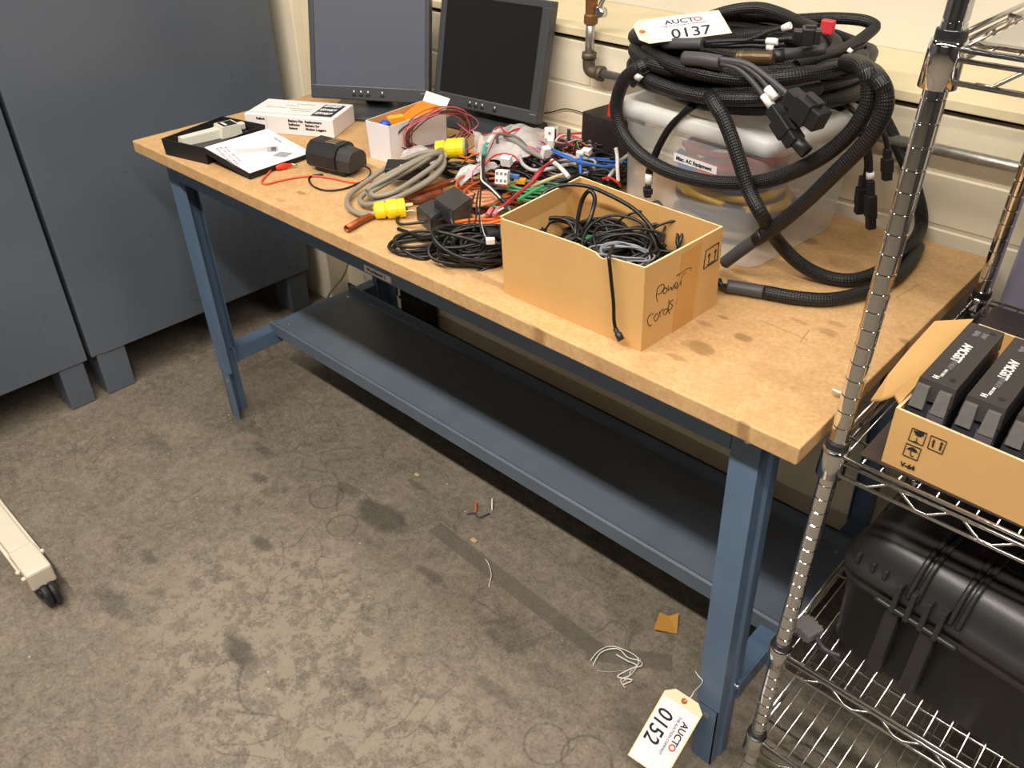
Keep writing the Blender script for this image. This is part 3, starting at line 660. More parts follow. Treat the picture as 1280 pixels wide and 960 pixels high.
# ================================================================== things on the bench: the large ones
Z = Vector((0, 0, 1))
def V3(x, y, z=0.): return Vector((x, y, H+z))
def carton(name, base, top, th, label, cat, m_out, m_in, m_edge, panels=('front_panel', 'side_panel', 'back_panel', 'side_panel'), group=None, dips=None, loc=None):
    """open box: base and top are four corners each, counter-clockwise from above, starting front left"""
    c = sum((Vector(b) for b in base), Vector())/4; t = thing(name, (c.x, c.y, base[0][2]), label, cat, group)
    ct = sum((Vector(b) for b in top), Vector())/4
    def inn(p, cc): d = Vector((cc.x-p.x, cc.y-p.y, 0)); return p+Vector((math.copysign(th, d.x), math.copysign(th, d.y), 0))
    parts = []
    for i in range(4):
        j = (i+1) % 4; b0, b1, t0, t1 = Vector(base[i]), Vector(base[j]), Vector(top[i]), Vector(top[j])
        n = (b1-b0).cross(Z).normalized()*-th
        prof = [(0, 0), (1, 0)]
        if dips and i in dips: prof = dips[i]
        m = MB(); cols = []
        for f, dz in prof:
            B_ = b0.lerp(b1, f); T_ = t0.lerp(t1, f)-Vector((0, 0, dz)); cols.append((B_, T_, T_+n, B_+n))
        for a, b in zip(cols, cols[1:]): m.hexa([a[0], b[0], b[3], a[3]], [a[1], b[1], b[2], a[2]])
        bmesh.ops.remove_doubles(m.bm, verts=m.bm.verts[:], dist=1e-5)
        o = m.build(panels[i], m_out, t); o.data.materials.append(m_in); o.data.materials.append(m_edge); Mi = n.normalized()
        for p in o.data.polygons:
            if p.normal.z > .7: p.material_index = 2
            elif p.normal.dot(Mi) > .7: p.material_index = 1
        parts.append(o)
    m = MB(); q = [inn(Vector(b), c) for b in base]; m.hexa([p+Vector((0, 0, .0004)) for p in q], [p+Vector((0, 0, .003)) for p in q]); m.build('base_panel', m_in, t)
    return t, parts
def strokes(name, polys, r, m, parent, n=4, seg=5):
    mb = MB()
    for p in polys: mb.tube(p, r, seg, n=n)
    return mb.build(name, m, parent)

# ------------------------------------------------------------------ box of power cords
PB_b = [V3(1.246, .05), V3(1.534, .053), V3(1.541, .261), V3(1.248, .264)]
PB_t = [V3(1.241, .046, .143), V3(1.527, .053, .143), V3(1.545, .259, .143), V3(1.226, .275, .143)]
_n = (PB_b[2]-PB_b[1]).cross(PB_t[1]-PB_b[1]).normalized(); PB_t[2] = PB_t[2]-_n*((PB_t[2]-PB_b[1]).dot(_n))
pbox, pp_ = carton('cardboard_box', PB_b, PB_t, .0035, 'open cardboard box with handwritten power cords on its side, full of black cords', 'box', CARD, CARDIN, CARDEDGE,
    dips={0: [(0, 0), (.02, .004), (.3, .002), (.55, .001), (.68, .004), (.715, .010), (.735, .010), (.78, .004), (.93, .001), (1, 0)], 2: [(0, 0), (.5, .002), (1, 0)]})
K6 = lambda X, Y: (600+X/4, 200+Y/4)
RF0 = PB_b[1]; RFn = (PB_b[2]-PB_b[1]).cross(PB_t[1]-PB_b[1]).normalized()
if RFn.x < 0: RFn = -RFn
def onright(X, Y, off=.0006): u, v = K6(X, Y); return ptn(u, v, RF0+RFn*off, RFn)
hand = [[(886, 650), (882, 685), (889, 708)], [(884, 652), (898, 630), (918, 622), (921, 640), (905, 665), (890, 672)],
        [(928, 638), (917, 652), (920, 668), (932, 660), (937, 645), (928, 638)], [(942, 628), (943, 652), (956, 636), (960, 652), (970, 624)],
        [(972, 640), (986, 628), (986, 612), (975, 620), (975, 640), (988, 638), (999, 618)], [(1001, 606), (1004, 628), (1006, 600), (1014, 575), (1030, 560)],
        [(983, 580), (1010, 562), (1035, 543), (1057, 540), (1052, 556)],
        [(868, 768), (850, 775), (838, 800), (845, 828), (858, 825)], [(882, 768), (870, 788), (878, 806), (892, 790), (890, 772), (882, 768)],
        [(897, 758), (902, 786), (900, 764), (916, 744)], [(938, 742), (920, 750), (916, 770), (929, 770), (941, 745), (946, 700)], [(941, 745), (947, 768)],
        [(966, 698), (950, 714), (963, 727), (955, 745), (944, 750)]]
strokes('handwriting', [[onright(*p) for p in s] for s in hand], .0006, INK, pp_[1])
m = MB(); q = [onright(*p, off=.0004) for p in ((1012, 470), (1112, 410), (1060, 795), (958, 870))]
m.hexa([q[3], q[2], q[2]+RFn*.0003, q[3]+RFn*.0003], [q[0], q[1], q[1]+RFn*.0003, q[0]+RFn*.0003]); m.build('packing_tape', TAPE, pp_[1])
sym = [[(1130, 455), (1195, 412)], [(1195, 412), (1187, 500)], [(1187, 500), (1118, 545)], [(1118, 545), (1130, 455)]]
for dx, dy in ((0, 0), (31, -20)):
    sym += [[(1143+dx, 515+dy), (1148+dx, 470+dy)], [(1148+dx, 468+dy), (1141+dx, 484+dy)], [(1148+dx, 468+dy), (1154+dx, 474+dy)]]
sym += [[(1136, 526), (1178, 498)]]
strokes('handling_symbol', [[onright(*p) for p in s] for s in sym], .0008, INK, pp_[1], n=1)

def cord(label, pts, r=.003, m=BLKC, name='power_cable', cat='cord', group=None, K=K6): return wire(name, [pt(*K(a, b), z) for a, b, z in pts], r, m, label, cat, group, seg=7)
cord('thick black cord arching high over the open cardboard box', [(320, 430, .05), (250, 340, .07), (246, 290, .09), (272, 225, .115), (335, 155, .137), (430, 124, .148), (540, 133, .150), (640, 172, .148), (760, 238, .14), (835, 310, .125), (880, 375, .11), (905, 425, .095), (930, 460, .08)], .0036)
cord('black cord standing in a narrow upright loop inside the cardboard box', [(470, 440, .05), (482, 380, .07), (490, 290, .10), (512, 200, .13), (545, 155, .148), (572, 180, .142), (568, 235, .125), (538, 320, .10), (500, 370, .08), (470, 400, .06)], .0040)
cord('thin black cord crossing the cardboard box from a small loop to the right wall', [(640, 400, .07), (668, 335, .09), (720, 285, .11), (800, 257, .12), (880, 265, .12), (925, 300, .115), (920, 350, .105), (880, 400, .09), (850, 450, .07)], .0022)
cord('thin black cord making a tall thin loop at the back of the cardboard box', [(810, 330, .09), (826, 262, .115), (852, 222, .128), (890, 206, .134), (920, 250, .125), (932, 310, .11), (920, 390, .09), (900, 430, .075)], .0022)
cord('thin black cord bending down at the right end of the cardboard box', [(760, 420, .08), (840, 362, .10), (900, 325, .115), (980, 303, .125), (1040, 312, .124), (1068, 355, .11), (1076, 420, .085)], .0022)
cord('black cord curling through the middle of the cardboard box', [(440, 400, .05), (470, 350, .075), (530, 303, .095), (590, 300, .098), (632, 340, .09), (640, 400, .075), (625, 460, .06)], .0036)
rg = random.Random(3)
def hank(name, label, c, ax, ay, n, r, m, jit=.12, dz=.01, cat='cord', band=None, group=None):
    o = MB(); o.tube(loops(c, ax, ay, n, jit, rg, dz=dz), r, 6, n=4); return tag(o.build(name, m), label, cat, group)
cx = pt(*K6(395, 350), .085)
hank('power_cable', 'small coiled black cord bundle near the left wall inside the cardboard box', cx, (.030, .012, .004), (-.012, .020, .012), 7, .0034, BLKC, .14, .006)
hank('power_cable', 'black and grey cord coil heaped at the front of the cardboard box', pt(*K6(705, 450), .092), (.052, .018, 0), (-.016, .036, .010), 10, .0026, BLKC, .28, .016)
hank('power_cable', 'silvery grey thin cord coil mixed with black ones in the cardboard box', pt(*K6(720, 470), .100), (.044, .014, .004), (-.012, .026, .008), 5, .0018, mat('silver_cord', srgb(120, 124, 132), .35), .22, .008)
hank('power_cable', 'black cord coil at the right end of the cardboard box under the bend', pt(*K6(885, 430), .080), (.045, .02, .0), (-.014, .036, .008), 9, .0030, BLKC, .28, .018)
hank('power_cable', 'black cord coil at the bottom middle of the cardboard box', pt(*K6(600, 400), .070), (.055, .02, .0), (-.02, .040, .004), 9, .0034, BLKC, .26, .016)
hank('power_cable', 'black cord coil at the bottom right of the cardboard box', pt(*K6(800, 410), .060), (.055, .0, .0), (.0, .045, .0), 7, .0036, BLKC, .2, .012)
hank('power_cable', 'black cord coil at the bottom left of the cardboard box', pt(*K6(400, 400), .030), (.05, .0, .0), (.0, .05, .0), 7, .0036, BLKC, .2, .012)
c = pt(*K6(850, 415), .085); m = MB(); m.box((-.022, -.014, -.012), (.022, .014, .012), .003, Matrix.Translation(c) @ Matrix.Rotation(.7, 4, 'Z')); tag(m.build('power_adapter', BLKP), 'small black plug adapter on the cords in the cardboard box', 'adapter')
c = pt(*K6(565, 395), .068); m = MB(); m.box((-.014, -.008, -.004), (.014, .008, .004), .002, Matrix.Translation(c) @ Matrix.Rotation(.4, 4, 'Z')); tag(m.build('green_plug', GREEN), 'small green plug among the cords in the cardboard box', 'plug')
# cord hanging over the front
FFn = Vector((0, -1, 0))
t = thing('hanging_cable', pt(*K6(645, 470), .13), 'black cord with a round plug hanging over the front of the cardboard box', 'cord')
hp = [pt(*K6(665, 430), .12), pt(*K6(650, 468), .139)]+[ptn(*K6(a, b), (0, .0405, 0), FFn) for a, b in ((645, 486), (650, 540), (658, 620), (668, 720), (670, 800), (678, 846))]
m = MB(); m.tube(hp, .0029, 8); m.build('cable', BLKC, t)
m = MB(); a_, b_ = ptn(*K6(676, 842), (0, .0395, 0), FFn), ptn(*K6(706, 900), (0, .0395, 0), FFn); m.tube([a_, a_.lerp(b_, .4), a_.lerp(b_, .42), b_], lambda q: .0042 if q < .5 else .0058, 10, raw=True); m.build('plug', BLKP, t)

# ------------------------------------------------------------------ clear tote
TA = Vector((1.535, .392, H)); tu = Vector((-.9962, .0872, 0)); tv = Vector((.0872, .9962, 0))
TW, TD, TH = .338, .318, .238
tote = thing('storage_tote', TA+tu*TW/2+tv*TD/2, 'large clear plastic tote with a lid and white label, under the heap of black cables', 'tote')
def tq(ins, z, r=.03, n=5):
    """rounded rectangle outline of the tote at height z"""
    out = []
    x0, x1, y0, y1 = ins, TW-ins, ins, TD-ins
    for cx_, cy_, a0 in ((x0+r, y0+r, 180), (x1-r, y0+r, 270), (x1-r, y1-r, 0), (x0+r, y1-r, 90)):
        for k in range(n+1):
            a = R(a0+90*k/n); p = (cx_+r*math.cos(a), cy_+r*math.sin(a)); out.append(TA+tu*p[0]+tv*p[1]+Z*z)
    return out
m = MB(); m.grid([tq(.016, .002), tq(.012, .010), tq(.004, .20), tq(.002, .205), tq(.002, TH)], True); m.bm.faces.new([m.bm.verts.new(p) for p in tq(.016, .002)])
o = m.build('tub', TOTE, tote, smooth=True, recalc=True)
m = MB(); m.grid([tq(-.004, TH-.020), tq(-.008, TH-.018), tq(-.008, TH+.003), tq(-.003, TH+.010), tq(.012, TH+.011), tq(.020, TH+.005), tq(.03, TH+.004)], True); m.bm.faces.new([m.bm.verts.new(p) for p in tq(.03, TH+.004)])
m.build('tote_lid', TOTELID, tote, smooth=True)
TFn = tv*-1
def onfront(u, v, off=.004): return ptn(u, v, TA-tv*off, TFn)
K8 = lambda X, Y: (760+X*.328125, 130+Y*.328125); K7 = lambda X, Y: (720+X*.34375, Y*.34375)
q = [onfront(*K8(a, b), -.004) for a, b in ((250, 216), (412, 270), (414, 240), (250, 184))]
m = MB(); m.hexa([q[0], q[1], q[1]+tv*.0006, q[0]+tv*.0006], [q[3], q[2], q[2]+tv*.0006, q[3]+tv*.0006]); lb = m.build('tote_label', WHITE, tote)
xd = (q[1]-q[0]).normalized(); L = (q[1]-q[0]).length
text('Misc. AC Equipment', L*.100, frame(q[0]+xd*L*.055+Z*.0042-tv*.0006, xd, Z), 'lettering', INK, lb, off=.0002)
rt = random.Random(11)
def tin(a, b, z): return TA+tu*a+tv*b+Z*z
for i, (mm, lab) in enumerate(((YELW, 'thick yellow cord coiled inside the clear tote'), (BLUEW, 'blue cord coiled inside the clear tote'), (BLKC, 'black cord coiled inside the clear tote'), (RED, 'red cord coiled inside the clear tote'), (GREYC, 'grey cord coiled at the bottom inside the clear tote'), (mat('navy_cord', srgb(40, 52, 92), .5), 'navy cord coiled inside the clear tote'))):
    z0 = (.085, .12, .05, .145, .03, .07)[i]; cx_, cy_ = (.165, .17, .16, .175, .168, .158)[i], (.155, .158, .162, .16, .16, .155)[i]
    o = MB(); o.tube(loops(tin(cx_, cy_, z0), tu*.096, tv*.096, 4, .14, rt, dz=.014), (.009, .007, .010, .006, .010, .008)[i], 7, n=4); tag(o.build('coiled_cable', mm), lab, 'cord')

# ------------------------------------------------------------------ braided harness heap on the tote
HC = Vector((1.352, .600, H)); rh = random.Random(5)
t = thing('cable_harness', HC+Z*.262, 'thick black braided cable harness wound into a heap on top of the clear tote', 'cable harness')
ux = Vector((CR.x, CR.y, 0)).normalized(); uy = Vector((-ux.y, ux.x, 0))
LO = [(.190, .165, .275, 0, .0, .0, .013), (.205, .17, .293, .01, -.01, .012, .014), (.165, .14, .290, -.01, .0, -.01, .012), (.212, .165, .312, .0, -.012, .01, .0135), (.185, .15, .318, .012, .005, -.012, .013), (.215, .16, .334, .004, -.014, -.006, .014), (.17, .135, .338, -.012, .0, .01, .0125), (.208, .155, .354, .008, .0, .012, .013), (.15, .12, .352, -.02, .01, -.01, .012), (.18, .13, .366, .02, .012, .010, .011), (.13, .10, .335, .02, .01, .01, .013)]
for i, (rx, ry, z, dx, dy, tl, r) in enumerate(LO):
    z = .276+(z-.276)*.78
    pts = []
    ph = rh.uniform(0, 6)
    for k in range(14):
        a = 2*math.pi*k/14; wob = 1+.05*math.sin(2*a+ph)+.03*math.sin(3*a+ph*2)
        pts.append(HC+ux*(dx+rx*wob*math.cos(a))+uy*(dy+ry*wob*math.sin(a))+Z*(z+tl*math.cos(a+ph)+.005*math.sin(3*a+ph)))
    o = MB(); o.tube(pts, r, 10, closed=True, n=5); o.build('cable_loop', BRAID, t)
# raised back strand and the pointed end on the right
def onv(X, Y, y, K=K7): return pty(*K(X, Y), y)
o = MB(); o.tube([onv(330, 120, .58), onv(455, 72, .64), onv(560, 38, .68), onv(660, 28, .70), onv(740, 48, .70), onv(810, 80, .68), onv(880, 110, .64)], .011, 10); o.build('cable_loop', BRAID, t)
o = MB(); o.tube([onv(800, 72, .68), onv(920, 66, .72), onv(1030, 72, .74), onv(1085, 92, .74), onv(1068, 118, .72), onv(1000, 165, .66), onv(900, 205, .56), onv(800, 240, .50)], .0105, 10); o.build('cable_loop', BRAID, t)
o = MB(); o.tube([onv(255, 180, .44), onv(330, 225, .40), onv(440, 262, .38), onv(570, 285, .385), onv(700, 286, .40), onv(840, 270, .44), onv(960, 245, .52), onv(1040, 205, .62)], .0125, 10); o.build('cable_loop', BRAID, t)
o = MB(); o.tube([onv(215, 220, .44), onv(270, 290, .40), onv(370, 330, .385), onv(500, 355, .38), onv(640, 360, .39), onv(760, 345, .42), onv(880, 320, .48)], .0125, 10); o.build('cable_loop', BRAID, t)
def tubepart(name, pts, r, m, par, seg=10, n=5):
    o = MB(); o.tube(pts, r, seg, n=n); return o.build(name, m, par)
def conn(name, a, b, w, hgt, m, par, upv=None):
    """square plug housing between a and b: body, collar and nose"""
    a, b = Vector(a), Vector(b); d = b-a; L_ = d.length; M_ = frame(a, d, upv or (Z if abs(d.normalized().z) < .9 else CR)); o = MB()
    o.box((0, -hgt*.35, -w*.35), (L_*.35, hgt*.35, w*.35), .002, M_); o.box((L_*.3, -hgt/2, -w/2), (L_*.75, hgt/2, w/2), .002, M_); o.box((L_*.72, -hgt*.42, -w*.42), (L_, hgt*.42, w*.42), .002, M_)
    o.box((L_*.4, hgt*.45, -w*.15), (L_*.8, hgt*.62, w*.15), .001, M_)
    return o.build(name, m, par)
# breakouts lying on the front of the heap
fy = .375
tubepart('heat_shrink', [onv(395, 212, fy), onv(460, 217, fy-.004), (onv(530, 228, fy-.004))], .0115, SHRINK, t)
tubepart('heat_shrink', [onv(325, 160, .42), onv(390, 160, .415), onv(462, 160, .415)], .010, SHRINK, t)
tubepart('heat_shrink', [onv(758, 200, .47), onv(830, 190, .48), onv(905, 178, .50)], .009, SHRINK, t)
for pts_, r in (([(462, 156), (560, 150), (640, 148), (700, 148), (790, 140)], .0042), ([(462, 164), (560, 168), (640, 166), (710, 168), (760, 160)], .0042), ([(462, 160), (560, 160), (650, 140), (710, 115), (770, 98)], .0042)):
    tubepart('breakout_wire', [onv(a, b, .42) for a, b in pts_], r, BLKC, t, 7)
for a, b, c_, d_, r in ((694, 150, 738, 152, .0058), (696, 172, 722, 174, .0056), (752, 104, 780, 92, .0056)):
    tubepart('wire_marker', [onv(a, b, .419), onv(c_, d_, .419)], r, WHITEP, t, 10)
for pts_, r in (([(528, 222), (600, 235), (660, 275), (700, 320), (730, 345)], .0048), ([(528, 230), (590, 250), (640, 295), (680, 345), (720, 395)], .0048), ([(520, 216), (620, 232), (700, 285), (760, 335), (800, 365)], .0048)):
    tubepart('breakout_wire', [onv(a, b, fy-.012) for a, b in pts_], r, SHRINK, t, 8)
for a, b, c_, d_ in ((682, 345, 712, 388), (694, 320, 726, 358)): tubepart('wire_marker', [onv(a, b, fy-.016), onv(c_, d_, fy-.018)], .0066, WHITEP, t, 10)
conn('connector', onv(715, 390, fy-.02), onv(800, 520, fy-.035), .03, .028, BLKP, t); conn('connector', onv(775, 345, fy-.02), onv(895, 445, fy-.035), .036, .036, BLKP, t)
tubepart('connector_boot', [onv(795, 505, fy-.034), onv(840, 555, fy-.036)], .011, BLKP, t)
o = MB(); M_ = frame(onv(580, 208, .40), onv(720, 212, .40)-onv(580, 208, .40), Z); LL = (onv(720, 212, .40)-onv(580, 208, .40)).length
o.lathe([(.006, 0), (.009, .004), (.011, .006), (.009, .009), (.0115, .012), (.0095, .016), (.0105, LL*.5), (.0105, LL*.95), (.008, LL)], M_ @ Matrix.Rotation(R(90), 4, 'Y'), 16); o.build('bronze_connector', BRONZE, t)
tubepart('connector_nut', [onv(715, 205, .41), onv(755, 202, .42)], .011, BLKP, t)
conn('connector', onv(790, 128, .45), onv(890, 132, .47), .030, .026, BLKP, t)
o = MB(); o.box((-.012, -.006, -.012), (.012, .006, .012), .003, Matrix.Translation(onv(915, 98, .60))); o.build('red_connector', REDCON, t)
tubepart('wire_marker', [onv(990, 180, .56), onv(1003, 190, .56)], .004, WHITEP, t, 8)
conn('connector', onv(1040, 215, .70), onv(1075, 235, .70), .03, .022, mat('olive_plastic', srgb(74, 66, 52), .5), t)
# left tail
tubepart('breakout_wire', [onv(300, 242, .42), onv(265, 258, .40), onv(235, 275, .39), onv(205, 310, .39)], .006, BLKC, t, 8); tubepart('wire_marker', [onv(236, 268, .388), onv(222, 284, .388)], .0075, WHITEP, t, 10)

def on_f(lst, K=K7, off=.022): return [onfront(*K(a, b), off) for a, b in lst]
t2 = thing('cable_harness', onfront(*K7(560, 668), .02), 'thick black braided cable looping down across the front of the clear tote', 'cable harness')
tubepart('cable_loop', [onv(360, 225, .50), onv(300, 222, .45)]+on_f([(245, 240), (176, 290), (146, 390), (168, 480), (232, 560), (330, 620), (450, 655), (560, 667), (680, 660), (800, 620), (915, 556), (1000, 480), (1058, 390), (1068, 310), (1056, 258)])+[onv(1030, 232, .42), onv(980, 225, .50)], .0125, BRAID, t2, 12)
t3 = thing('cable_harness', pt(1060, 350, .012), 'thick black braided cable leaving the tote front and looping on the bench to the wall', 'cable harness')
tubepart('cable_loop', [onv(400, 330, .50), onv(460, 338, .43), onv(492, 358, .37)]+on_f([(515, 395), (537, 432), (572, 520), (605, 620), (632, 700), (680, 790)], off=.045)+[pt(970, 299, .075), pt(999, 329, .034), pt(1032, 346, .013), pt(1065, 350, .013), pt(1095, 341, .013), pt(1121, 322, .013), pt(1140, 305, .02), pty(1151, 284, .755), pty(1150, 258, .758), pty(1137, 215, .758), pty(1114, 166, .755), pty(1095, 130, .74)], .0122, BRAID, t3, 12)
t4 = thing('cable_harness', pt(1000, 372, .012), 'thick black braided cable lying along the bench, its grey sleeve beside the cardboard box', 'cable harness')
tubepart('cable_loop', [pt(*K8(590, 715), .013), pt(*K8(720, 738), .013), pt(*K8(850, 744), .013), pt(*K8(980, 716), .013), pt(*K8(1080, 670), .013), pt(*K8(1150, 602), .013), pt(*K8(1182, 545), .013)], .0118, BRAID, t4, 12)
tubepart('heat_shrink', [pt(*K8(452, 694), .013), pt(*K8(520, 704), .013), pt(*K8(592, 716), .013)], .0118, SHRINK, t4)
for dz in (-.006, .002, .008): tubepart('breakout_wire', [pt(*K8(456, 695), .013), pt(*K8(430, 690), .012+dz), pt(*K8(424, 670), .016+dz)], .0045, BLKC, t4, 7)
t5 = thing('cable_harness', onfront(*K7(1000, 570), .03), 'thick black braided cable running diagonally down from the heap to behind the cardboard box', 'cable harness')
tubepart('cable_loop', [onv(960, 262, .60), onv(1030, 246, .50), onv(1074, 258, .42)]+on_f([(1104, 290), (1124, 340), (1118, 410), (1060, 510), (950, 622), (850, 720), (750, 806), (655, 872)], off=.030), .0122, BRAID, t5, 12)
tubepart('heat_shrink', on_f([(662, 866), (600, 910), (540, 955)], off=.030), .0112, SHRINK, t5)
tubepart('wire_marker', on_f([(672, 858), (684, 850)], off=.030), .0128, BLKP, t5)
# connector tails
t6 = thing('connector_tail', onfront(*K7(265, 690), .02), 'pair of black leads with a white marker hanging at the left corner of the tote', 'cable')
for dx in (0, 12): tubepart('breakout_wire', on_f([(430-dx, 385), (350+dx*.4, 450), (300+dx*.4, 530), (268+dx*.6, 610), (262+dx*.3, 640)], off=.012), .0058, BLKC, t6, 8)
tubepart('wire_marker', on_f([(266, 632), (263, 668)], off=.014), .0075, WHITEP, t6); conn('connector', onfront(*K7(262, 668), .014), onfront(*K7(259, 716), .014), .018, .016, BLKP, t6)
def tail(label, pts, mk, c0, c1, y, w=.022):
    tt = thing('connector_tail', onv(*c1, y), label, 'cable'); tubepart('breakout_wire', [onv(a, b, y) for a, b in pts], .0052, BLKC, tt, 8)
    if mk: tubepart('wire_marker', [onv(*mk[0], y), onv(*mk[1], y)], .0072, WHITEP, tt)
    conn('connector', onv(*c0, y), onv(*c1, y), w, w*.8, BLKP, tt); return tt
tail('black lead with white marker and square plug hanging right of the tote, lowest of three', [(900, 352), (960, 370), (1020, 415), (1055, 480), (1068, 570), (1070, 640)], ((1070, 626), (1070, 650)), (1070, 655), (1072, 832), .61)
tail('black lead with a plain plug hanging beside the white-marked one right of the tote', [(900, 380), (960, 395), (1010, 440), (1045, 510), (1058, 600), (1048, 660)], None, (1046, 640), (1028, 776), .64)
tail('black lead with a square plug hanging nearest the wall right of the tote', [(960, 345), (1040, 375), (1095, 440), (1125, 500), (1133, 556)], None, (1133, 540), (1130, 655), .66)

# ------------------------------------------------------------------ lot tag on the heap
def lot_tag(o, xd, yd, number, label, hole=True, L=.159, Wd=.079):
    """manila tag: x along its length from the holed end"""
    M_ = frame(o, xd, yd); t = thing('paper_tag', o, label, 'tag')
    m = MB(); m.prism([(0, .016), (.014, 0), (L, 0), (L, Wd), (.014, Wd), (0, Wd-.016)], M_, .0005); tp = m.build('tag_paper', MANILA, t)
    m = MB(); m.prism([(.022, .003), (L-.002, .003), (L-.002, Wd-.003), (.022, Wd-.003)], M_ @ Matrix.Translation((0, 0, .0005)), .0001); m.build('printed_area', PAPER, tp)
    m = MB(); m.lathe([(.0028, .0004), (.0058, .0005), (.0058, .0009), (.0028, .0010)], M_ @ Matrix.Translation((.011, Wd/2, 0)), 14); m.build('reinforcing_ring', mat('tag_ring', srgb(176, 96, 52), .6), tp)
    return t, tp, M_
K5_ = None
p0 = HC+ux*-.215+uy*-.085+Z*.362-uy*.03
yd_ = uy*math.cos(R(17))+Z*math.sin(R(17))
tg, tp, TM = lot_tag(p0, ux*.985+uy*.12+Z*.09, yd_, '0137', 'cream paper lot tag numbered 0137 on the heap of black cables', L=.159, Wd=.079)
T_ = lambda x, y: TM @ Matrix.Translation((x, y, .0007))
text('0137', .042, T_(.055, .006), 'tag_number', INK, tp, shear=.15, off=.0004, space=1.0, sx=.85)
text('AUCT', .020, T_(.055, .052), 'tag_print', INK, tp, off=.0003, sx=1.0); text('O', .020, T_(.107, .052), 'tag_print', INKR, tp, off=.0005); text('THE AUCTION COMPANY', .007, T_(.045, .043), 'tag_print', INK, tp)

# ================================================================== monitors
def monitor(uv0, uv1, zb, h, tilt, label, scr, side):
    b0, b1 = pt(*uv0, zb), pt(*uv1, zb); e = (b1-b0); w_ = e.length; e = e/w_; n = Vector((e.y, -e.x, 0)); up = Z*math.cos(R(tilt))-n*math.sin(R(tilt)); fr = e.cross(up)
    c = (b0+b1)/2-n*-.0; t = thing('monitor', (c.x, c.y, H), label, 'monitor', 'flat screen monitors on the bench')
    M_ = frame(b0, e, up)                      # local z faces the viewer
    l, r_, bt, tp = side
    m = MB()
    m.box((0, 0, -.03), (w_, bt, 0), .003, M_); m.box((0, h-tp, -.03), (w_, h, 0), .003, M_); m.box((0, bt-.004, -.03), (l, h-tp+.004, 0), .003, M_); m.box((w_-r_, bt-.004, -.03), (w_, h-tp+.004, 0), .003, M_); m.build('bezel', BEZEL, t)
    m = MB(); m.box((l-.003, bt-.003, -.012), (w_-r_+.003, h-tp+.003, -.0035), 0, M_); m.build('screen', scr, t)
    m = MB(); m.hexa([M_ @ Vector(p) for p in ((.05, .05, -.058), (w_-.05, .05, -.058), (w_-.05, h-.05, -.058), (.05, h-.05, -.058))], [M_ @ Vector(p) for p in ((.005, .005, -.028), (w_-.005, .005, -.028), (w_-.005, h-.005, -.028), (.005, h-.005, -.028))]); m.build('back_shell', BEZEL, t)
    for k, f in enumerate((.37, .43, .49, .61)):
        m = MB(); x = w_*f; m.box((x-.006, bt*.26, 0), (x+.006, bt*.44, .0016), .0008, M_, 1); bo = m.build('button', BLKP, t)
        m = MB(); m.box((x-.0016, bt*.56, 0), (x+.0016, bt*.68, .0004), 0, M_); m.build('button_mark', INKW, bo)
    m = MB(); m.box((w_*.93, bt*.66, 0), (w_*.985, bt*.74, .0004), 0, M_); m.build('maker_mark', INKG, t)
    bc = c-n*.075; Mb = frame((bc.x, bc.y, H), e, n*-1)
    m = MB(); m.box((-.035, -.012, .008), (.035, .012, zb+.10), .004, Mb); m.build('neck', BEZEL, t)
    m = MB()
    for x0, x1, y0, y1, z0, z1 in ((-.125, .125, -.115, .075, .001, .012),): m.box((x0, y0, z0), (x1, y1, z1), .005, Mb)
    m.hexa([Mb @ Vector(p) for p in ((-.12, -.11, .010), (.12, -.11, .010), (.12, .07, .010), (-.12, .07, .010))], [Mb @ Vector(p) for p in ((-.06, -.03, .024), (.06, -.03, .024), (.06, .05, .024), (-.06, .05, .024))]); m.build('stand_base', BEZEL, t)
    return t
monitor((389, 122), (536, 130), .045, .30, 14, 'dark flat monitor with a bluish grey screen, left one behind the white boxes', SCREENL, (.0145, .012, .036, .02))
monitor((541, 127), (670, 156), .045, .282, 12.5, 'dark flat monitor with a black screen, tilted back against the block wall', SCREEND, (.019, .026, .031, .018))

# ================================================================== small boxes and tools at the left end
# flat white carton with printing
c0 = Vector((.064, .331, H)); a_ = R(29); ex_ = Vector((math.cos(a_), math.sin(a_), 0)); ey_ = Vector((-ex_.y, ex_.x, 0))
FRt = pt(415.5, 150, .047); FLp = FRt-ex_*.245
WM = frame((FLp.x, FLp.y, H), ex_, ey_)
t = thing('white_box', (FLp+ex_*.12+ey_*.07)-Z*.047, 'flat white carton with printed and handwritten text, in front of the left monitor', 'box')
m = MB(); m.box((0, 0, .0003), (.245, .135, .0465), .0012, WM, 1); wb = m.build('carton', WHITE, t)
m = MB(); m.box((.001, .018, .0465), (.244, .019, .0469), 0, WM); m.box((.0605, -.0003, .002), (.0609, 0, .045), 0, WM); m.build('flap_seam', INKG, wb)
FM = WM @ Matrix.Rotation(R(90), 4, 'X')
for x, s in ((.068, 'Refurb'), (.122, 'Battery Fan\nIndicator\nSensor'), (.168, 'Replacement\nBattery for\nMotion Loggers')):
    text(s, .0088, FM @ Matrix.Translation((x-(.035 if s == 'Refurb' else 0), .034, .0004)), 'printed_text', INK, wb, off=.0003, sx=1.0, line=1.05)
m = MB(); q = [(.175, .022), (.232, .022), (.232, .118), (.175, .118)]; m.prism(q, WM @ Matrix.Translation((0, 0, .0466)), .0003); bl = m.build('black_panel', INK, wb)
for k in range(3): text('GENUINE\nBATTERY', .0105, WM @ Matrix.Translation((.179, .046+.030*k, .0470)), 'printed_text', INKW, bl, off=.0004, line=.9)
rw = random.Random(4); sc = []
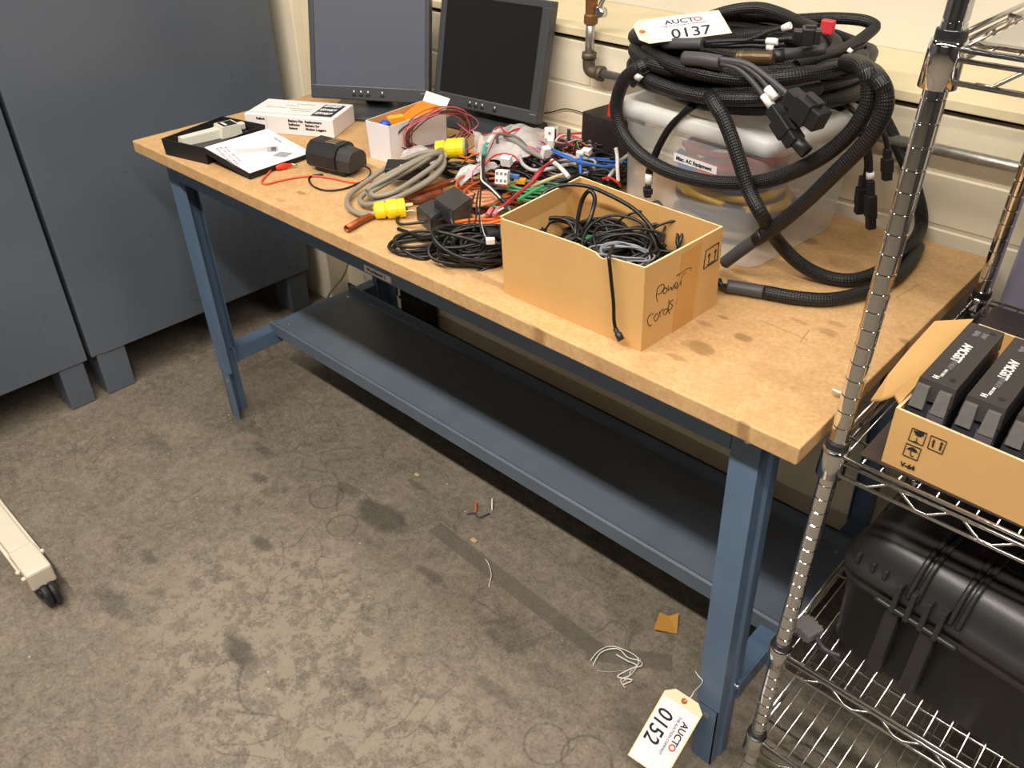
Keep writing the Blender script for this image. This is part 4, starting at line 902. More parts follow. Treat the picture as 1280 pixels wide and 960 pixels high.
for row, (y, x0, x1) in enumerate(((.104, .10, .15), (.088, .075, .11), (.068, .03, .085), (.066, .095, .16), (.05, .11, .16))):
    n = int((x1-x0)/.0045); sc.append([WM @ Vector((x0+(x1-x0)*k/n, y+(.0035 if k % 2 else -.002)+rw.uniform(-.0015, .0015), .0467)) for k in range(n+1)])
strokes('handwriting', sc, .0007, INKG, wb)
# black tray with tester
a_ = R(13.5); ex_ = Vector((math.cos(a_), math.sin(a_), 0)); ey_ = Vector((-ex_.y, ex_.x, 0))
TM_ = frame((.160, .003, H), ex_, ey_); th_ = .003
q = lambda x, y, z: TM_ @ Vector((x, y, z))
tray, _ = carton('black_tray', [q(.002, .002, 0), q(.143, .002, 0), q(.143, .196, 0), q(.002, .196, 0)], [q(0, 0, .040), q(.146, 0, .040), q(.146, .2, .040), q(0, .2, .040)], th_, 'open black gift tray holding a beige tester at the left corner of the bench', 'tray', BLKM, BLKM, BLKM)
m = MB(); m.box((.004, .004, .0035), (.142, .194, .020), .002, TM_); m.build('foam_insert', mat('foam_grey', srgb(70, 66, 66), .9, noise=.3, nscale=300), tray)
ts = thing('handheld_tester', q(.06, .1, .020), 'beige handheld tester with a dark display, lying in the black tray', 'tester')
Mt = frame(q(.030, .028, .0205), (ex_*.35+ey_*1.0), (-ex_))
m = MB(); m.hexa([Mt @ Vector(p) for p in ((0, -.014, 0), (.105, -.017, 0), (.105, .017, 0), (0, .014, 0))], [Mt @ Vector(p) for p in ((.002, -.012, .018), (.105, -.015, .020), (.105, .015, .020), (.002, .012, .018))]); m.build('grip', BEIGE, ts)
m = MB(); m.hexa([Mt @ Vector(p) for p in ((.095, -.026, 0), (.150, -.026, 0), (.150, .026, 0), (.095, .026, 0))], [Mt @ Vector(p) for p in ((.102, -.024, .026), (.148, -.024, .026), (.148, .024, .026), (.102, .024, .026))]); m.build('head', BEIGE, ts)
m = MB(); m.box((.108, -.019, .026), (.143, .019, .0272), .001, Mt, 1); d_ = m.build('display', BLKP, ts)
m = MB(); m.box((.114, -.013, .0272), (.120, .013, .0275), 0, Mt); m.build('display_print', INKW, d_)
m = MB(); m.box((.148, -.009, .004), (.170, .009, .022), .004, Mt); m.build('probe_nose', BEIGE, ts)
# lid with a printed sheet leaning on the tray
lq = [pt(254, 184, .0435), pt(312, 217, .016), pt(377, 188, .016), pt(325, 156, .0435)]
lex = (lq[1]-lq[0]).normalized(); n0 = lex.cross(lq[3]-lq[0]).normalized(); LMx = frame(lq[0], lex, lq[3]-lq[0]); lw = (lq[1]-lq[0]).length; ll = (lq[3]-lq[0]).length
t = thing('tray_cover', (lq[0]+lq[2])/2-Z*.028, 'black box lid with a printed white instruction sheet, leaning on the black tray', 'lid')
m = MB(); m.box((0, 0, -.0035), (lw, ll, -.0008), .0006, LMx, 1)
for lo, hi in (((0, 0, -.014), (lw, .002, -.002)), ((0, ll-.002, -.014), (lw, ll, -.002)), ((lw-.002, 0, -.014), (lw, ll, -.002))): m.box(lo, hi, 0, LMx)
ld = m.build('lid', BLKM, t)
m = MB(); m.box((.002, .002, -.0008), (lw-.002, ll-.002, 0), 0, LMx); sh = m.build('instruction_sheet', PAPER, t)
# picture of the tester and the caption lines
px = lambda x, y: LMx @ Vector((x*lw, y*ll, .0004))
SK = MB()
SK.hexa([px(.30, .28), px(.40, .20), px(.60, .56), px(.50, .62)], [p+LMx.to_3x3() @ Vector((0, 0, .0002)) for p in (px(.30, .28), px(.40, .20), px(.60, .56), px(.50, .62))]); SK.build('printed_picture', mat('print_pale', srgb(196, 194, 196), .6), sh)
for nm, qq, mm in (('printed_picture', ((.50, .62), (.64, .54), (.70, .66), (.56, .76)), mat('print_mid', srgb(170, 168, 172), .6)), ('printed_picture', ((.53, .66), (.63, .60), (.67, .65), (.57, .72)), INK), ('printed_picture', ((.76, .52), (.90, .62), (.86, .78), (.72, .68)), mat('print_mid2', srgb(150, 150, 156), .6))):
    SK = MB(); a4 = [px(*z_) for z_ in qq]; SK.hexa(a4, [p+LMx.to_3x3() @ Vector((0, 0, .0003)) for p in a4]); SK.build(nm, mm, sh)
text('DIGITAL STRIP TESTER\nBATTERY STATUS MODEL\nWITH DISPLAY READOUT', .0105, LMx @ Matrix.Translation((.07*lw+.012, .20*ll, .0003)) @ Matrix.Rotation(R(-14), 4, 'Z'), 'printed_text', INKG, sh, off=-.0002, line=1.0, sx=.8)
text('Tester', .012, LMx @ Matrix.Translation((.30*lw, .86*ll, .0003)), 'printed_text', INKG, sh)

# power tool battery with lead
def at(u, v, z=0): return pt(u, v, z)
ba, bb = pt(388, 213, 0), pt(434, 224.5, 0); bx_ = (bb-ba).normalized(); by_ = Vector((-bx_.y, bx_.x, 0))
BMx = frame(ba-bx_*.0, bx_, by_); bl_ = (bb-ba).length
t = thing('tool_battery', ba+bx_*bl_/2+by_*.04, 'black power tool battery with gold contacts and a black lead', 'battery')
m = MB(); m.box((.010, .004, .0003), (bl_-.010, .062, .026), .006, BMx); m.build('battery_base', BLKM, t)
pr = [(-.004, .018), (.003, .010), (.064, .010), (.072, .020), (.072, .046), (.064, .060), (.054, .067), (.018, .067), (.006, .060), (-.004, .044)]
m = MB(); M_ = BMx @ frame((0, 0, 0), (0, 1, 0), (0, 0, 1)); m.hexa([M_ @ Vector((p[0], p[1], -.004)) for p in pr], [M_ @ Vector((p[0], p[1], bl_-.03)) for p in pr]); m.build('battery_body', BLKP, t)
pr2 = [(.001, .012), (.062, .012), (.068, .020), (.068, .044), (.060, .056), (.050, .062), (.020, .062), (.009, .056), (.001, .040)]
m = MB(); m.hexa([M_ @ Vector((p[0], p[1], bl_-.031)) for p in pr2], [M_ @ Vector((p[0]*.9+.004, p[1]*.86+.003, bl_+.006)) for p in pr2]); m.build('battery_cap', mat('cap_grey', srgb(52, 50, 50), .45), t)
for k in range(3):
    m = MB(); m.box((bl_*.32, .022+.011*k, .0665), (bl_*.60, .028+.011*k, .0678), 0, BMx); m.build('gold_contact', BRASS, t)
m = MB(); m.tube([pt(437, 205, .022), pt(444, 206, .022), pt(450, 206, .021)], .006, 8); m.build('cord_plug', BLKP, t)
m = MB(); m.tube(pp([(448, 206, .02), (456, 208, .012), (463, 213, .004), (460, 222, .003), (448, 229, .003), (430, 236, .003), (408, 238, .003), (392, 233, .003), (386, 224, .003), (392, 219, .003), (404, 218, .003)]), .0021, 7); m.build('lead', BLKC, t)
t = thing('red_clip_lead', pt(350, 215, .003), 'orange red test lead with a red crocodile clip, in front of the white sheet', 'test lead')
m = MB(); m.tube(pp([(352, 208, .008), (342, 210, .006), (334, 218, .003), (327, 227, .003), (333, 230, .003), (350, 226, .003), (370, 222, .003), (392, 220, .003), (415, 223, .003), (440, 228, .003), (462, 227, .003), (476, 224, .006)]), .0022, 7); m.build('lead', REDL, t)
ca, cb = pt(345, 210, .008), pt(365, 206, .008)
m = MB(); m.tube([ca, ca.lerp(cb, .3), ca.lerp(cb, .7), cb], lambda q: .004+.004*math.sin(min(1, q*1.3)*3.1), 8, flat=.7); m.build('clip_cover', REDCLIP, t)
m = MB(); m.tube([cb, pt(372, 206, .007)], lambda q: .004*(1-q*.7), 6, raw=True); m.build('clip_jaw', BOLT, t)

# ------------------------------------------------------------------ small white carton of parts
a_ = R(5); ex_ = Vector((math.cos(a_), math.sin(a_), 0)); ey_ = Vector((-ex_.y, ex_.x, 0)); o_ = pt(463, 197, 0)
q = lambda x, y, z: o_+ex_*x+ey_*y+Z*z
cb_, cp_ = carton('white_box', [q(0, 0, .0003), q(.074, 0, .0003), q(.074, .195, .0003), q(0, .195, .0003)], [q(-.003, -.002, .09), q(.076, -.002, .09), q(.076, .196, .088), q(-.003, .196, .09)], .002, 'open white carton of orange parts, standing between the battery and the tilted monitor', 'box', WHITE, CARD, WHITE)
m = MB(); m.hexa([q(-.003, .196, .088), q(.076, .196, .088), q(.076, .1978, .088), q(-.003, .1978, .088)], [q(.002, .206, .112), q(.080, .206, .106), q(.080, .2078, .106), q(.002, .2078, .112)]); m.build('back_flap', WHITE, cb_)
m = MB(); m.box((0, 0, 0), (.022, .0004, .02), 0, frame(q(.0765, .075, .055), ey_, Z) @ Matrix.Rotation(R(-90), 4, 'X') @ Matrix.Translation((0, 0, 0)) if False else frame(q(.0752, .075, .055), ey_, -ex_)); m.build('dark_label', INKG, cp_[1])
def blk(name, c, s, rz, mm, label, cat, bev=.003, rx=0): 
    m = MB(); m.box(tuple(-x for x in s), s, bev, Matrix.Translation(c) @ Matrix.Rotation(rz, 4, 'Z') @ Matrix.Rotation(rx, 4, 'X')); return tag(m.build(name, mm), label, cat)
blk('orange_part', q(.035, .13, .075), (.028, .055, .007), .2, ORNG, 'flat orange plastic piece at the back of the white carton', 'plastic part', rx=.2)
blk('orange_part', q(.036, .060, .079), (.010, .020, .014), -.3, mat('amber_plastic', srgb(246, 168, 40), .4), 'amber plastic block standing in the white carton', 'plastic part')
blk('orange_part', q(.030, .08, .040), (.024, .06, .02), .0, mat('deep_orange', srgb(214, 100, 24), .5), 'deep orange block low inside the white carton', 'plastic part')
m = MB(); m.sphere(q(.030, .030, .078), .014, (1, 1, .8)); m.cyl(q(.030, .030, .04), q(.030, .030, .075), .012); tag(m.build('blue_stopper', mat('blue_cap', srgb(36, 74, 190), .4), smooth=True), 'round blue cap at the front of the white carton', 'cap')

# ================================================================== cables, plugs and bags heaped in the middle
K4 = lambda X, Y: (420+X/5.3333, 130+Y/5.3333); K5 = lambda X, Y: (560+X/5.3333, 120+Y/5.3333)
def w4(name, label, pts, r, m, cat='wire', group=None, K=K4, seg=7): return wire(name, [pt(*K(a, b), z) for a, b, z in pts], r, m, label, cat, group, seg=seg)
def w5(name, label, pts, r, m, cat='wire', group=None): return w4(name, label, pts, r, m, cat, group, K5)
# brown wire coil leaning on the carton
rc = random.Random(8)
lcc = pt(*K4(640, 165), .055)
for i, (mm, lab) in enumerate(((mat('tan_brown_wire', srgb(150, 92, 78), .45), 'brown thin wire coil leaning on the side of the white carton'), (PINK, 'pink thin wire coil leaning on the side of the white carton'), (mat('dark_brown_wire', srgb(72, 50, 46), .45), 'dark brown wire coil leaning on the side of the white carton'))):
    o = MB(); o.tube(loops(lcc+ex_*(.014+.004*i)-Z*.004, ey_*(.080+.004*i)+ex_*.03, Z*(.050)+ex_*.012, 5, .14, rc, dz=.008), .0015, 6, n=4); tag(o.build('wire_coil', mm), lab, 'wire coil')
w4('wire', 'black lead end with a crimped sleeve below the wire coil by the carton', [(430, 318, .004), (392, 298, .006), (400, 268, .014), (470, 268, .02), (560, 285, .024), (650, 270, .03), (720, 245, .035), (800, 205, .05)], .0022, BLKC)
# grey cord with yellow plugs
gc = thing('extension_cable', pt(*K4(450, 500), .0), 'grey coiled power cord with a yellow plug at each end', 'cord')
gpts = [(268, 728, .014), (180, 738, .010), (95, 700, .010), (75, 640, .010), (120, 580, .012), (215, 510, .02), (330, 430, .035), (470, 365, .05), (600, 322, .06), (690, 325, .062), (715, 380, .05), (660, 470, .04), (560, 540, .03), (420, 615, .02), (290, 640, .016), (215, 600, .018), (260, 545, .028), (400, 470, .045), (540, 400, .058), (650, 345, .066), (705, 350, .07), (700, 420, .056), (600, 520, .042), (450, 600, .030), (300, 625, .024), (225, 575, .028), (300, 500, .04), (450, 420, .056), (590, 352, .07), (680, 330, .074), (722, 400, .06), (640, 500, .045), (480, 590, .034), (330, 650, .026), (200, 670, .014), (160, 640, .012), (200, 590, .018), (340, 510, .036), (520, 420, .054), (650, 360, .066), (690, 330, .07), (700, 305, .06)]
gpts += [(640, 345, .076), (540, 410, .066), (400, 490, .05), (280, 560, .036), (235, 590, .032), (270, 615, .032), (400, 580, .040), (560, 480, .054), (680, 390, .068), (700, 340, .074), (650, 335, .080), (520, 395, .072), (380, 475, .058), (250, 545, .042), (205, 580, .036)]
m = MB(); m.tube(pp([(*K4(a, b), z) for a, b, z in gpts]), .0058, 9, n=5); m.build('cable', GREYC, gc)
def plug(a, b, r, par, prongs=True):
    d = (b-a); L_ = d.length; d.normalize(); M_ = frame(a, d, Z) @ Matrix.Rotation(R(90), 4, 'Y'); m = MB()
    m.lathe([(.007, -.004), (r*.86, 0), (r*.9, L_*.30), (r*.72, L_*.33), (r*.72, L_*.36), (r, L_*.40), (r, L_*.72), (r*.94, L_*.74), (r*.94, L_*.76), (r, L_*.78), (r, L_*.98), (r*.9, L_)], M_, 20); o = m.build('plug_body', YELLOW, par, smooth=False)
    return o, M_, L_
a1, b1 = pt(*K4(262, 712), .018), pt(*K4(462, 690), .020)
o, M_, L_ = plug(a1, b1, .0195, gc)
for k in range(3):
    an = 2.1*k; m = MB(); m.box((-.001, -.004, 0), (.001, .004, .016), .0004, M_ @ Matrix.Translation((.008*math.cos(an), .008*math.sin(an), L_)) @ Matrix.Rotation(an, 4, 'Z'), 1); m.build('prong', BRASS, o)
a1, b1 = pt(*K4(672, 305), .052), pt(*K4(860, 290), .060)
o, M_, L_ = plug(a1, b1, .0225, gc); m = MB(); m.lathe([(.0200, L_-.002), (.0212, L_+.004), (.003, L_+.0045)], M_, 20); fc = m.build('socket_face', mat('socket_grey', srgb(150, 146, 130), .5), o)
for k in range(3):
    an = 2.1*k+.4; m = MB(); m.box((-.001, -.004, .0046), (.001, .004, .0052), 0, M_ @ Matrix.Translation((.009*math.cos(an), .009*math.sin(an), L_)) @ Matrix.Rotation(an, 4, 'Z')); m.build('socket_slot', INK, fc)
# adapter lying inside the grey coil
t = thing('power_adapter', pt(*K4(470, 440), .02), 'black adapter with a white label lying inside the grey cord coil', 'adapter')
Mad = Matrix.Translation(pt(*K4(470, 440), .036)) @ Matrix.Rotation(R(38), 4, 'Z') @ Matrix.Rotation(R(12), 4, 'X')
m = MB(); m.box((-.045, -.022, -.014), (.05, .022, .014), .003, Mad); m.build('adapter_body', BLKP, t); m = MB(); m.box((-.012, -.012, .0141), (.036, -.002, .0146), 0, Mad); m.build('adapter_label', WHITE, t)
# copper tubes
def tubing(label, pts, r):
    m = MB(); P_ = [pt(*K4(a, b), z) for a, b, z in pts]; m.tube(P_, r, 14, raw=True, cap=False); d = (P_[1]-P_[0]).normalized(); o = m.build('copper_tube', COPPER); sm = o.modifiers.new('thickness', 'SOLIDIFY'); sm.thickness = .0012; sm.offset = -1; return tag(o, label, 'copper tube')
tubing('long copper tube running under the grey cord towards the heap', [(70, 832, .009), (180, 770, .009), (420, 660, .010), (560, 585, .02), (800, 510, .03)], .0072)
tubing('short copper tube lying across the heap beside the black adapters', [(830, 545, .03), (930, 620, .03)], .006)
for k, (lab, pts) in enumerate((('brown braided strap under the long copper tube', [(480, 620, .012), (540, 600, .014), (620, 590, .014), (690, 560, .014)]), ('brown braided strap beside the yellow plug prongs', [(500, 640, .010), (560, 635, .012), (630, 610, .012), (700, 590, .012)]))):
    w4('braided_strap', lab, pts, .009, RUST, 'strap')
# two black power bricks
def brick(label, uv, z, s, rz, rx):
    c = pt(*uv, z); M_ = Matrix.Translation(c) @ Matrix.Rotation(rz, 4, 'Z') @ Matrix.Rotation(rx, 4, 'X'); t = thing('power_adapter', c-Z*s[2], label, 'adapter')
    m = MB(); m.box(tuple(-x for x in s), s, .003, M_); m.build('adapter_body', mat('brick_black', srgb(44, 44, 46), .4), t)
    m = MB(); m.tube([M_ @ Vector((s[0], 0, 0)), M_ @ Vector((s[0]+.02, 0, 0))], .005, 8, raw=True); m.build('strain_relief', BLKC, t); return M_
def brick2(label, quad, z, th):
    P_ = [pt(u, v, z) for u, v in quad]; c = sum(P_, Vector())/4; t = thing('power_adapter', c-Z*th, label, 'adapter')
    m = MB(); m.hexa([c+(p-c)*1.0-Z*th for p in P_], P_); bmesh.ops.recalc_face_normals(m.bm, faces=m.bm.faces[:]); bmesh.ops.bevel(m.bm, geom=m.bm.edges[:], offset=.0025, segments=2, affect='EDGES'); m.build('adapter_body', mat('brick_black', srgb(46, 46, 49), .36), t)
    e_ = (P_[2]+P_[3])/2-Z*th*.5; d_ = (e_-c); d_.z = 0; d_.normalize(); m = MB(); m.tube([e_, e_+d_*.018-Z*.004], .0045, 8, raw=True); m.build('strain_relief', BLKC, t)
brick2('flat black power adapter, the lower of two, beside the yellow plug', ((519.5, 258), (538.8, 274.4), (559.5, 259.5), (540, 247.7)), .034, .030)
brick2('flat black power adapter, the upper of two, resting beside the lower one', ((541.7, 247.7), (565.5, 265.5), (590.7, 247.7), (568, 231.5)), .052, .032)
KA = lambda X, Y: (420+X/3.368, 120+Y/3.368)
for k, (pts, lab) in enumerate((([(585, 410, .09), (572, 450, .085), (562, 500, .075), (560, 560, .06)], 'left'), ([(600, 400, .09), (592, 450, .085), (590, 510, .07), (578, 570, .055)], 'middle'), ([(610, 395, .09), (606, 460, .085), (604, 520, .07), (612, 580, .055)], 'right'))):
    wire('wire', [pt(*KA(a_, b_), z) for a_, b_, z in pts], .0018, BLKC, lab+' one of three thin black wires dropping beside the upper power adapter', 'wire')
wire('loose_cable', [pt(*KA(a_, b_), z) for a_, b_, z in ((480, 480, .06), (486, 520, .055), (492, 560, .04), (440, 570, .03), (360, 590, .02), (290, 570, .012), (262, 560, .01))], .0045, BLKC, 'bent black cable under the two power adapters', 'cable')
# black cord coils at the front of the heap
rk = random.Random(21)
def flat_hank(label, uv, z, rx, ry, n, r, m, jit=.12, dz=.006, rot=0., cat='cord', name='coiled_cable'):
    c = pt(*uv, z); ca_, sa_ = math.cos(rot), math.sin(rot); ax = Vector((ca_*rx, sa_*rx, 0)); ay = Vector((-sa_*ry, ca_*ry, .004))
    o = MB(); o.tube(loops(c, ax, ay, n, jit, rk, dz=dz), r, 7, n=4); return tag(o.build(name, m), label, cat)
flat_hank('black cord coil lying in front of the black power adapters', (523, 302), .016, .052, .040, 6, .0034, BLKC, .22, .014, .8)
w4('loose_cable', 'black cord running from the power adapters into the coil in front', [(470, 700, .006), (410, 760, .006), (430, 800, .008), (560, 790, .014), (700, 770, .02), (760, 720, .024)], .0030, BLKC, 'cord')
flat_hank('bunched black cord heap against the left side of the cardboard box', (590, 309), .028, .062, .034, 11, .0036, BLKC, .30, .022, .9)
flat_hank('black cord bundle at the foot of the cardboard box', (604, 318), .018, .05, .022, 8, .0036, BLKC, .3, .014, .9)
flat_hank('thin black cord loop on top of the bunched black cord heap', (585, 303), .040, .03, .03, 3, .0020, BLKC, .2, .004, .4)
blk('black_case', pt(625, 300, .030), (.030, .018, .026), R(62), BLKM, 'small black pouch wedged against the left side of the cardboard box', 'pouch', .006)
blk('white_connector', pt(613, 301, .060), (.008, .006, .005), R(50), WHITEP, 'single white connector lying on the black pouch', 'connector', .001)
w4('wire', 'thin grey wire leading down to the single white connector', [(950, 700, .07), (970, 800, .066), (990, 870, .064), (1010, 905, .062)], .0011, GREYW)
# orange wires
for k, (lab, pts) in enumerate((('orange wire strand behind the bunched black cords, front one', [(780, 840, .03), (880, 825, .036), (1000, 820, .04), (1090, 800, .045)]), ('orange wire strand behind the bunched black cords, middle one', [(800, 815, .034), (900, 800, .042), (1010, 795, .046), (1095, 775, .05)]), ('orange wire strand behind the bunched black cords, rear one', [(790, 790, .036), (920, 770, .046), (1030, 770, .05), (1090, 750, .052)]), ('orange wire strand crossing below the copper tube end', [(830, 870, .03), (950, 850, .036), (1060, 835, .04)]))):
    w4('wire', lab, pts, .0034, ORANGE)
flat_hank('orange brown wire coil in the middle of the heap', (608, 238), .038, .06, .04, 6, .0030, mat('orange_brown_wire', srgb(176, 84, 40), .45), .2, .010, .7, 'wire')
flat_hank('rust brown wire coil under the white six way connector', (622, 250), .030, .05, .035, 5, .0032, RUST, .25, .010, .3, 'wire')
flat_hank('tan rope like wire coil in the heap behind the power adapters', (600, 250), .034, .035, .03, 4, .0040, mat('tan_wire', srgb(196, 140, 100), .6), .25, .010, .9, 'wire')
# black harness bodies that fill the heap
for lab, uv, z, rx, ry, n, r, rot in (('black wire hank between the yellow socket and the clear bag', (578, 207), .030, .06, .03, 7, .0034, .4), ('black wire hank at the back of the heap below the tilted monitor', (655, 212), .030, .07, .04, 8, .0034, .6), ('black wire hank in front of the black relay box', (735, 217), .024, .08, .04, 8, .0036, .5), ('black wire hank behind the cardboard box', (690, 225), .030, .08, .05, 8, .0036, .6), ('black wire hank beside the clear tote', (765, 212), .028, .05, .035, 6, .0036, .9), ('black wire hank in the centre of the heap', (640, 232), .034, .06, .04, 8, .0034, .8)):
    flat_hank(lab, uv, z, rx, ry, n, r, BLKC, .25, .016, rot, 'wire', 'wire_hank')
for lab, uv, z, rx, ry, n, r, rot, mm in (('red wire hank beside the black relay box', (705, 182), .030, .065, .030, 6, .0028, .5, RED), ('white wire hank at the back of the heap', (668, 200), .034, .06, .03, 4, .0030, .6, WHITEW), ('grey wire hank near the blue wires', (708, 212), .040, .055, .03, 5, .0030, .6, GREYW), ('green wire hank behind the cardboard box rim', (672, 238), .048, .05, .012, 4, .0024, .75, GREEN), ('dark red wire hank left of the grey wires', (678, 206), .044, .05, .03, 4, .0022, .7, mat('dark_red_wire', srgb(120, 34, 40), .45)), ('blue wire hank under the black relay box', (742, 206), .030, .06, .025, 4, .0024, .5, BLUEW)):
    flat_hank(lab, uv, z, rx, ry, n, r, mm, .22, .014, rot, 'wire', 'wire_hank')
# single wires on top
w5('wire', 'black wire bundle bending down past the white six way connector', [(235, 385, .09), (232, 470, .085), (240, 560, .078), (300, 630, .07), (360, 690, .06), (400, 730, .05)], .0044, BLKC)
w5('wire', 'black and white wire beside the bent black bundle', [(222, 400, .09), (222, 500, .084), (225, 560, .08), (280, 610, .075), (350, 680, .066)], .0018, WHITEW)
w5('plug', 'teal ended white plug on top of the bent black wire bundle', [(262, 320, .10), (245, 355, .097), (238, 400, .092)], .0052, TEAL, 'plug')
w5('wire', 'white wire tip rising from the teal plug', [(300, 270, .10), (270, 310, .10), (250, 345, .098)], .0050, WHITEP)
for k, (dx, dy, rr_, mm, lab) in enumerate(((0, 0, .0024, PINK, 'pink wire'), (14, -6, .0022, RED, 'red wire'), (-14, 8, .0024, mat('crimson_wire', srgb(168, 40, 66), .45), 'crimson wire'), (26, -14, .0020, mat('wine_wire', srgb(120, 30, 44), .45), 'wine coloured wire'))):
    w5('wire', lab+' in the strand running from the white connectors to the cardboard box', [(690+dx, 435+dy, .10), (620+dx, 490+dy, .092), (560+dx, 570+dy, .085), (480+dx, 640+dy, .08), (400+dx, 710+dy, .072), (330+dx, 765+dy, .062)], rr_, mm)
for k, (a, b) in enumerate(((262, 795), (305, 795))):
    m = MB(); P_ = [pt(*K5(a+30, b-45), .066), pt(*K5(a, b), .060)]; m.tube(P_, .0045, 8, raw=True); tag(m.build('wire_ferrule', mat('ferrule_pink', srgb(214, 110, 116), .45)), ('left' if k == 0 else 'right')+' pink crimp terminal by the corner of the cardboard box', 'terminal')
w5('wire', 'bare white wire tips beside the pink crimp terminals', [(300, 800, .058), (330, 770, .064), (372, 745, .07)], .0018, WHITEW)
for k, (lab, pts, r, mm) in enumerate((
    ('upper blue wire sweeping across to the clear tote', [(690, 352, .105), (760, 385, .10), (860, 430, .094), (960, 455, .09), (1050, 470, .086), (1110, 468, .084)], .0026, BLUEW),
    ('lower blue wire sweeping across to the clear tote', [(700, 372, .10), (780, 408, .096), (880, 446, .09), (980, 466, .086), (1090, 476, .082)], .0022, BLUEW),
    ('thin blue wire in front of the black relay box', [(930, 412, .085), (1000, 415, .086), (1080, 420, .086)], .0016, BLUEW),
    ('pale grey cable stub leaning up beside the clear tote', [(1060, 560, .06), (1100, 500, .075), (1140, 440, .085), (1200, 395, .095)], .0040, GREYW),
    ('white cable stub standing up in front of the black relay box', [(1135, 570, .06), (1130, 480, .085), (1128, 400, .10), (1118, 345, .115)], .0040, WHITEW),
    ('grey cable bending through the middle of the heap', [(480, 400, .08), (495, 450, .076), (550, 490, .07), (620, 495, .07), (700, 480, .074), (780, 460, .074), (850, 455, .07)], .0042, GREYW),
    ('grey cable sleeve descending over the heap from the clear bag', [(380, 265, .10), (450, 300, .096), (520, 350, .09), (600, 395, .088), (650, 415, .085)], .0060, mat('grey_sleeve', srgb(132, 126, 122), .5)),
    ('dark grey cable arch in front of the clear bag', [(340, 400, .06), (330, 320, .085), (335, 258, .105), (400, 262, .105), (470, 285, .10), (520, 335, .09)], .0034, mat('dark_grey_wire', srgb(86, 78, 76), .45)),
    ('white ribbed cable tail running down to the cardboard box rim', [(690, 430, .09), (740, 470, .085), (780, 510, .08), (805, 540, .075)], .0048, WHITEW),
    ('beige cable lying along the rim of the cardboard box', [(560, 600, .075), (660, 560, .075), (740, 530, .075), (790, 515, .075)], .0036, mat('beige_wire', srgb(206, 190, 150), .5)),
    ('red wire loop over the clear bag', [(250, 460, .08), (290, 410, .09), (360, 385, .095), (440, 400, .09), (470, 440, .08)], .0020, RED),
    ('long thin red wire drooping from the clear bag to the copper coil', [(330, 250, .10), (290, 330, .09), (240, 430, .085), (170, 500, .075), (160, 580, .06)], .0012, RED),
    ('pink wire lying across the clear bag', [(60, 180, .06), (180, 265, .085), (300, 250, .10), (400, 240, .105), (480, 225, .105)], .0014, PINK),
    ('red wire knot at the top of the clear bag', [(310, 225, .105), (345, 205, .11), (370, 230, .11), (400, 250, .108), (440, 225, .108), (495, 215, .105)], .0018, RED),
    ('pink wire crossing the foot of the clear bag', [(520, 330, .09), (580, 350, .088), (620, 385, .088), (640, 410, .088)], .0018, PINK),
    ('violet wire under the white tee connector', [(540, 325, .08), (600, 345, .085), (650, 370, .085)], .0018, mat('violet2_wire', srgb(120, 100, 170), .45)),
    ('green wire along the rim of the cardboard box', [(470, 690, .075), (540, 650, .078), (600, 618, .08), (635, 600, .08)], .0034, GREEN),
    ('teal wire near the pink crimp terminals', [(300, 735, .06), (340, 742, .062), (400, 740, .064), (415, 770, .062)], .0022, TEAL),
    ('black thin wire across the back of the heap', [(690, 340, .08), (770, 330, .084), (850, 340, .084), (900, 385, .08), (950, 410, .075)], .0014, BLKC),
    ('maroon wire near the beige cable', [(690, 400, .09), (730, 390, .09), (760, 410, .09)], .0026, mat('maroon_wire', srgb(96, 40, 34), .45)),
    ('red wire loop in front of the clear tote', [(1030, 550, .062), (1080, 545, .068), (1130, 575, .064), (1150, 600, .055)], .0026, RED),
    ('black cable loop behind the cardboard box corner', [(960, 500, .06), (1040, 490, .064), (1120, 520, .06), (1180, 470, .07)], .0036, BLKC),
    ('thick black cable diagonal behind the cardboard box', [(560, 430, .07), (640, 470, .066), (760, 510, .06), (900, 500, .06)], .0040, BLKC))):
    w5('wire', lab, pts, r, mm)
# loose thin wires all through the heap
rz_ = random.Random(42); hA, hB = pt(572, 232, 0), pt(770, 204, 0); hd = (hB-hA); hl = hd.length; hd = hd.normalized(); hn = Vector((-hd.y, hd.x, 0))
def heap_wire(mm, r, label, group):
    s0 = rz_.uniform(0, hl*.8); off = rz_.uniform(-.05, .06); an = rz_.uniform(-.9, .9); p = hA+hd*s0+hn*off; pts = []
    for k in range(rz_.randint(6, 9)):
        f = max(0, min(1, (p-hA).dot(hd)/hl)); lat = (p-hA).dot(hn); top = .055+.030*math.sin(math.pi*min(1, f+.12))-abs(lat)*.35
        pts.append(p+Z*max(.008, top*rz_.uniform(.55, 1.12))); an += rz_.uniform(-.8, .8); st = rz_.uniform(.018, .040)
        p = p+(hd*math.cos(an)+hn*math.sin(an))*st; lat = (p-hA).dot(hn)
        if lat > .075 or lat < -.06: an = -an*.8; p = p-hn*(lat*.3)
        if (p-hA).dot(hd) > hl-.02: an = math.pi-an; p = p-hd*.05
    wire('wire', pts, r, mm, label, 'wire', group)
for n_k, mm, r, cn_ in ((18, BLKC, .0021, 'black'), (8, mat('thin_red', srgb(178, 40, 46), .45), .0015, 'red'), (7, WHITEW, .0017, 'white'), (7, mat('copper_brown_wire', srgb(166, 92, 56), .45), .0022, 'copper brown'), (5, ORANGE, .0020, 'orange'), (5, GREYW, .0022, 'grey'), (4, BLUEW, .0016, 'blue'), (3, GREEN, .0016, 'green')):
    for k in range(n_k): heap_wire(mm, r, 'loose thin '+cn_+' wire tangled in the cable heap on the bench', 'loose '+cn_+' wires in the heap')
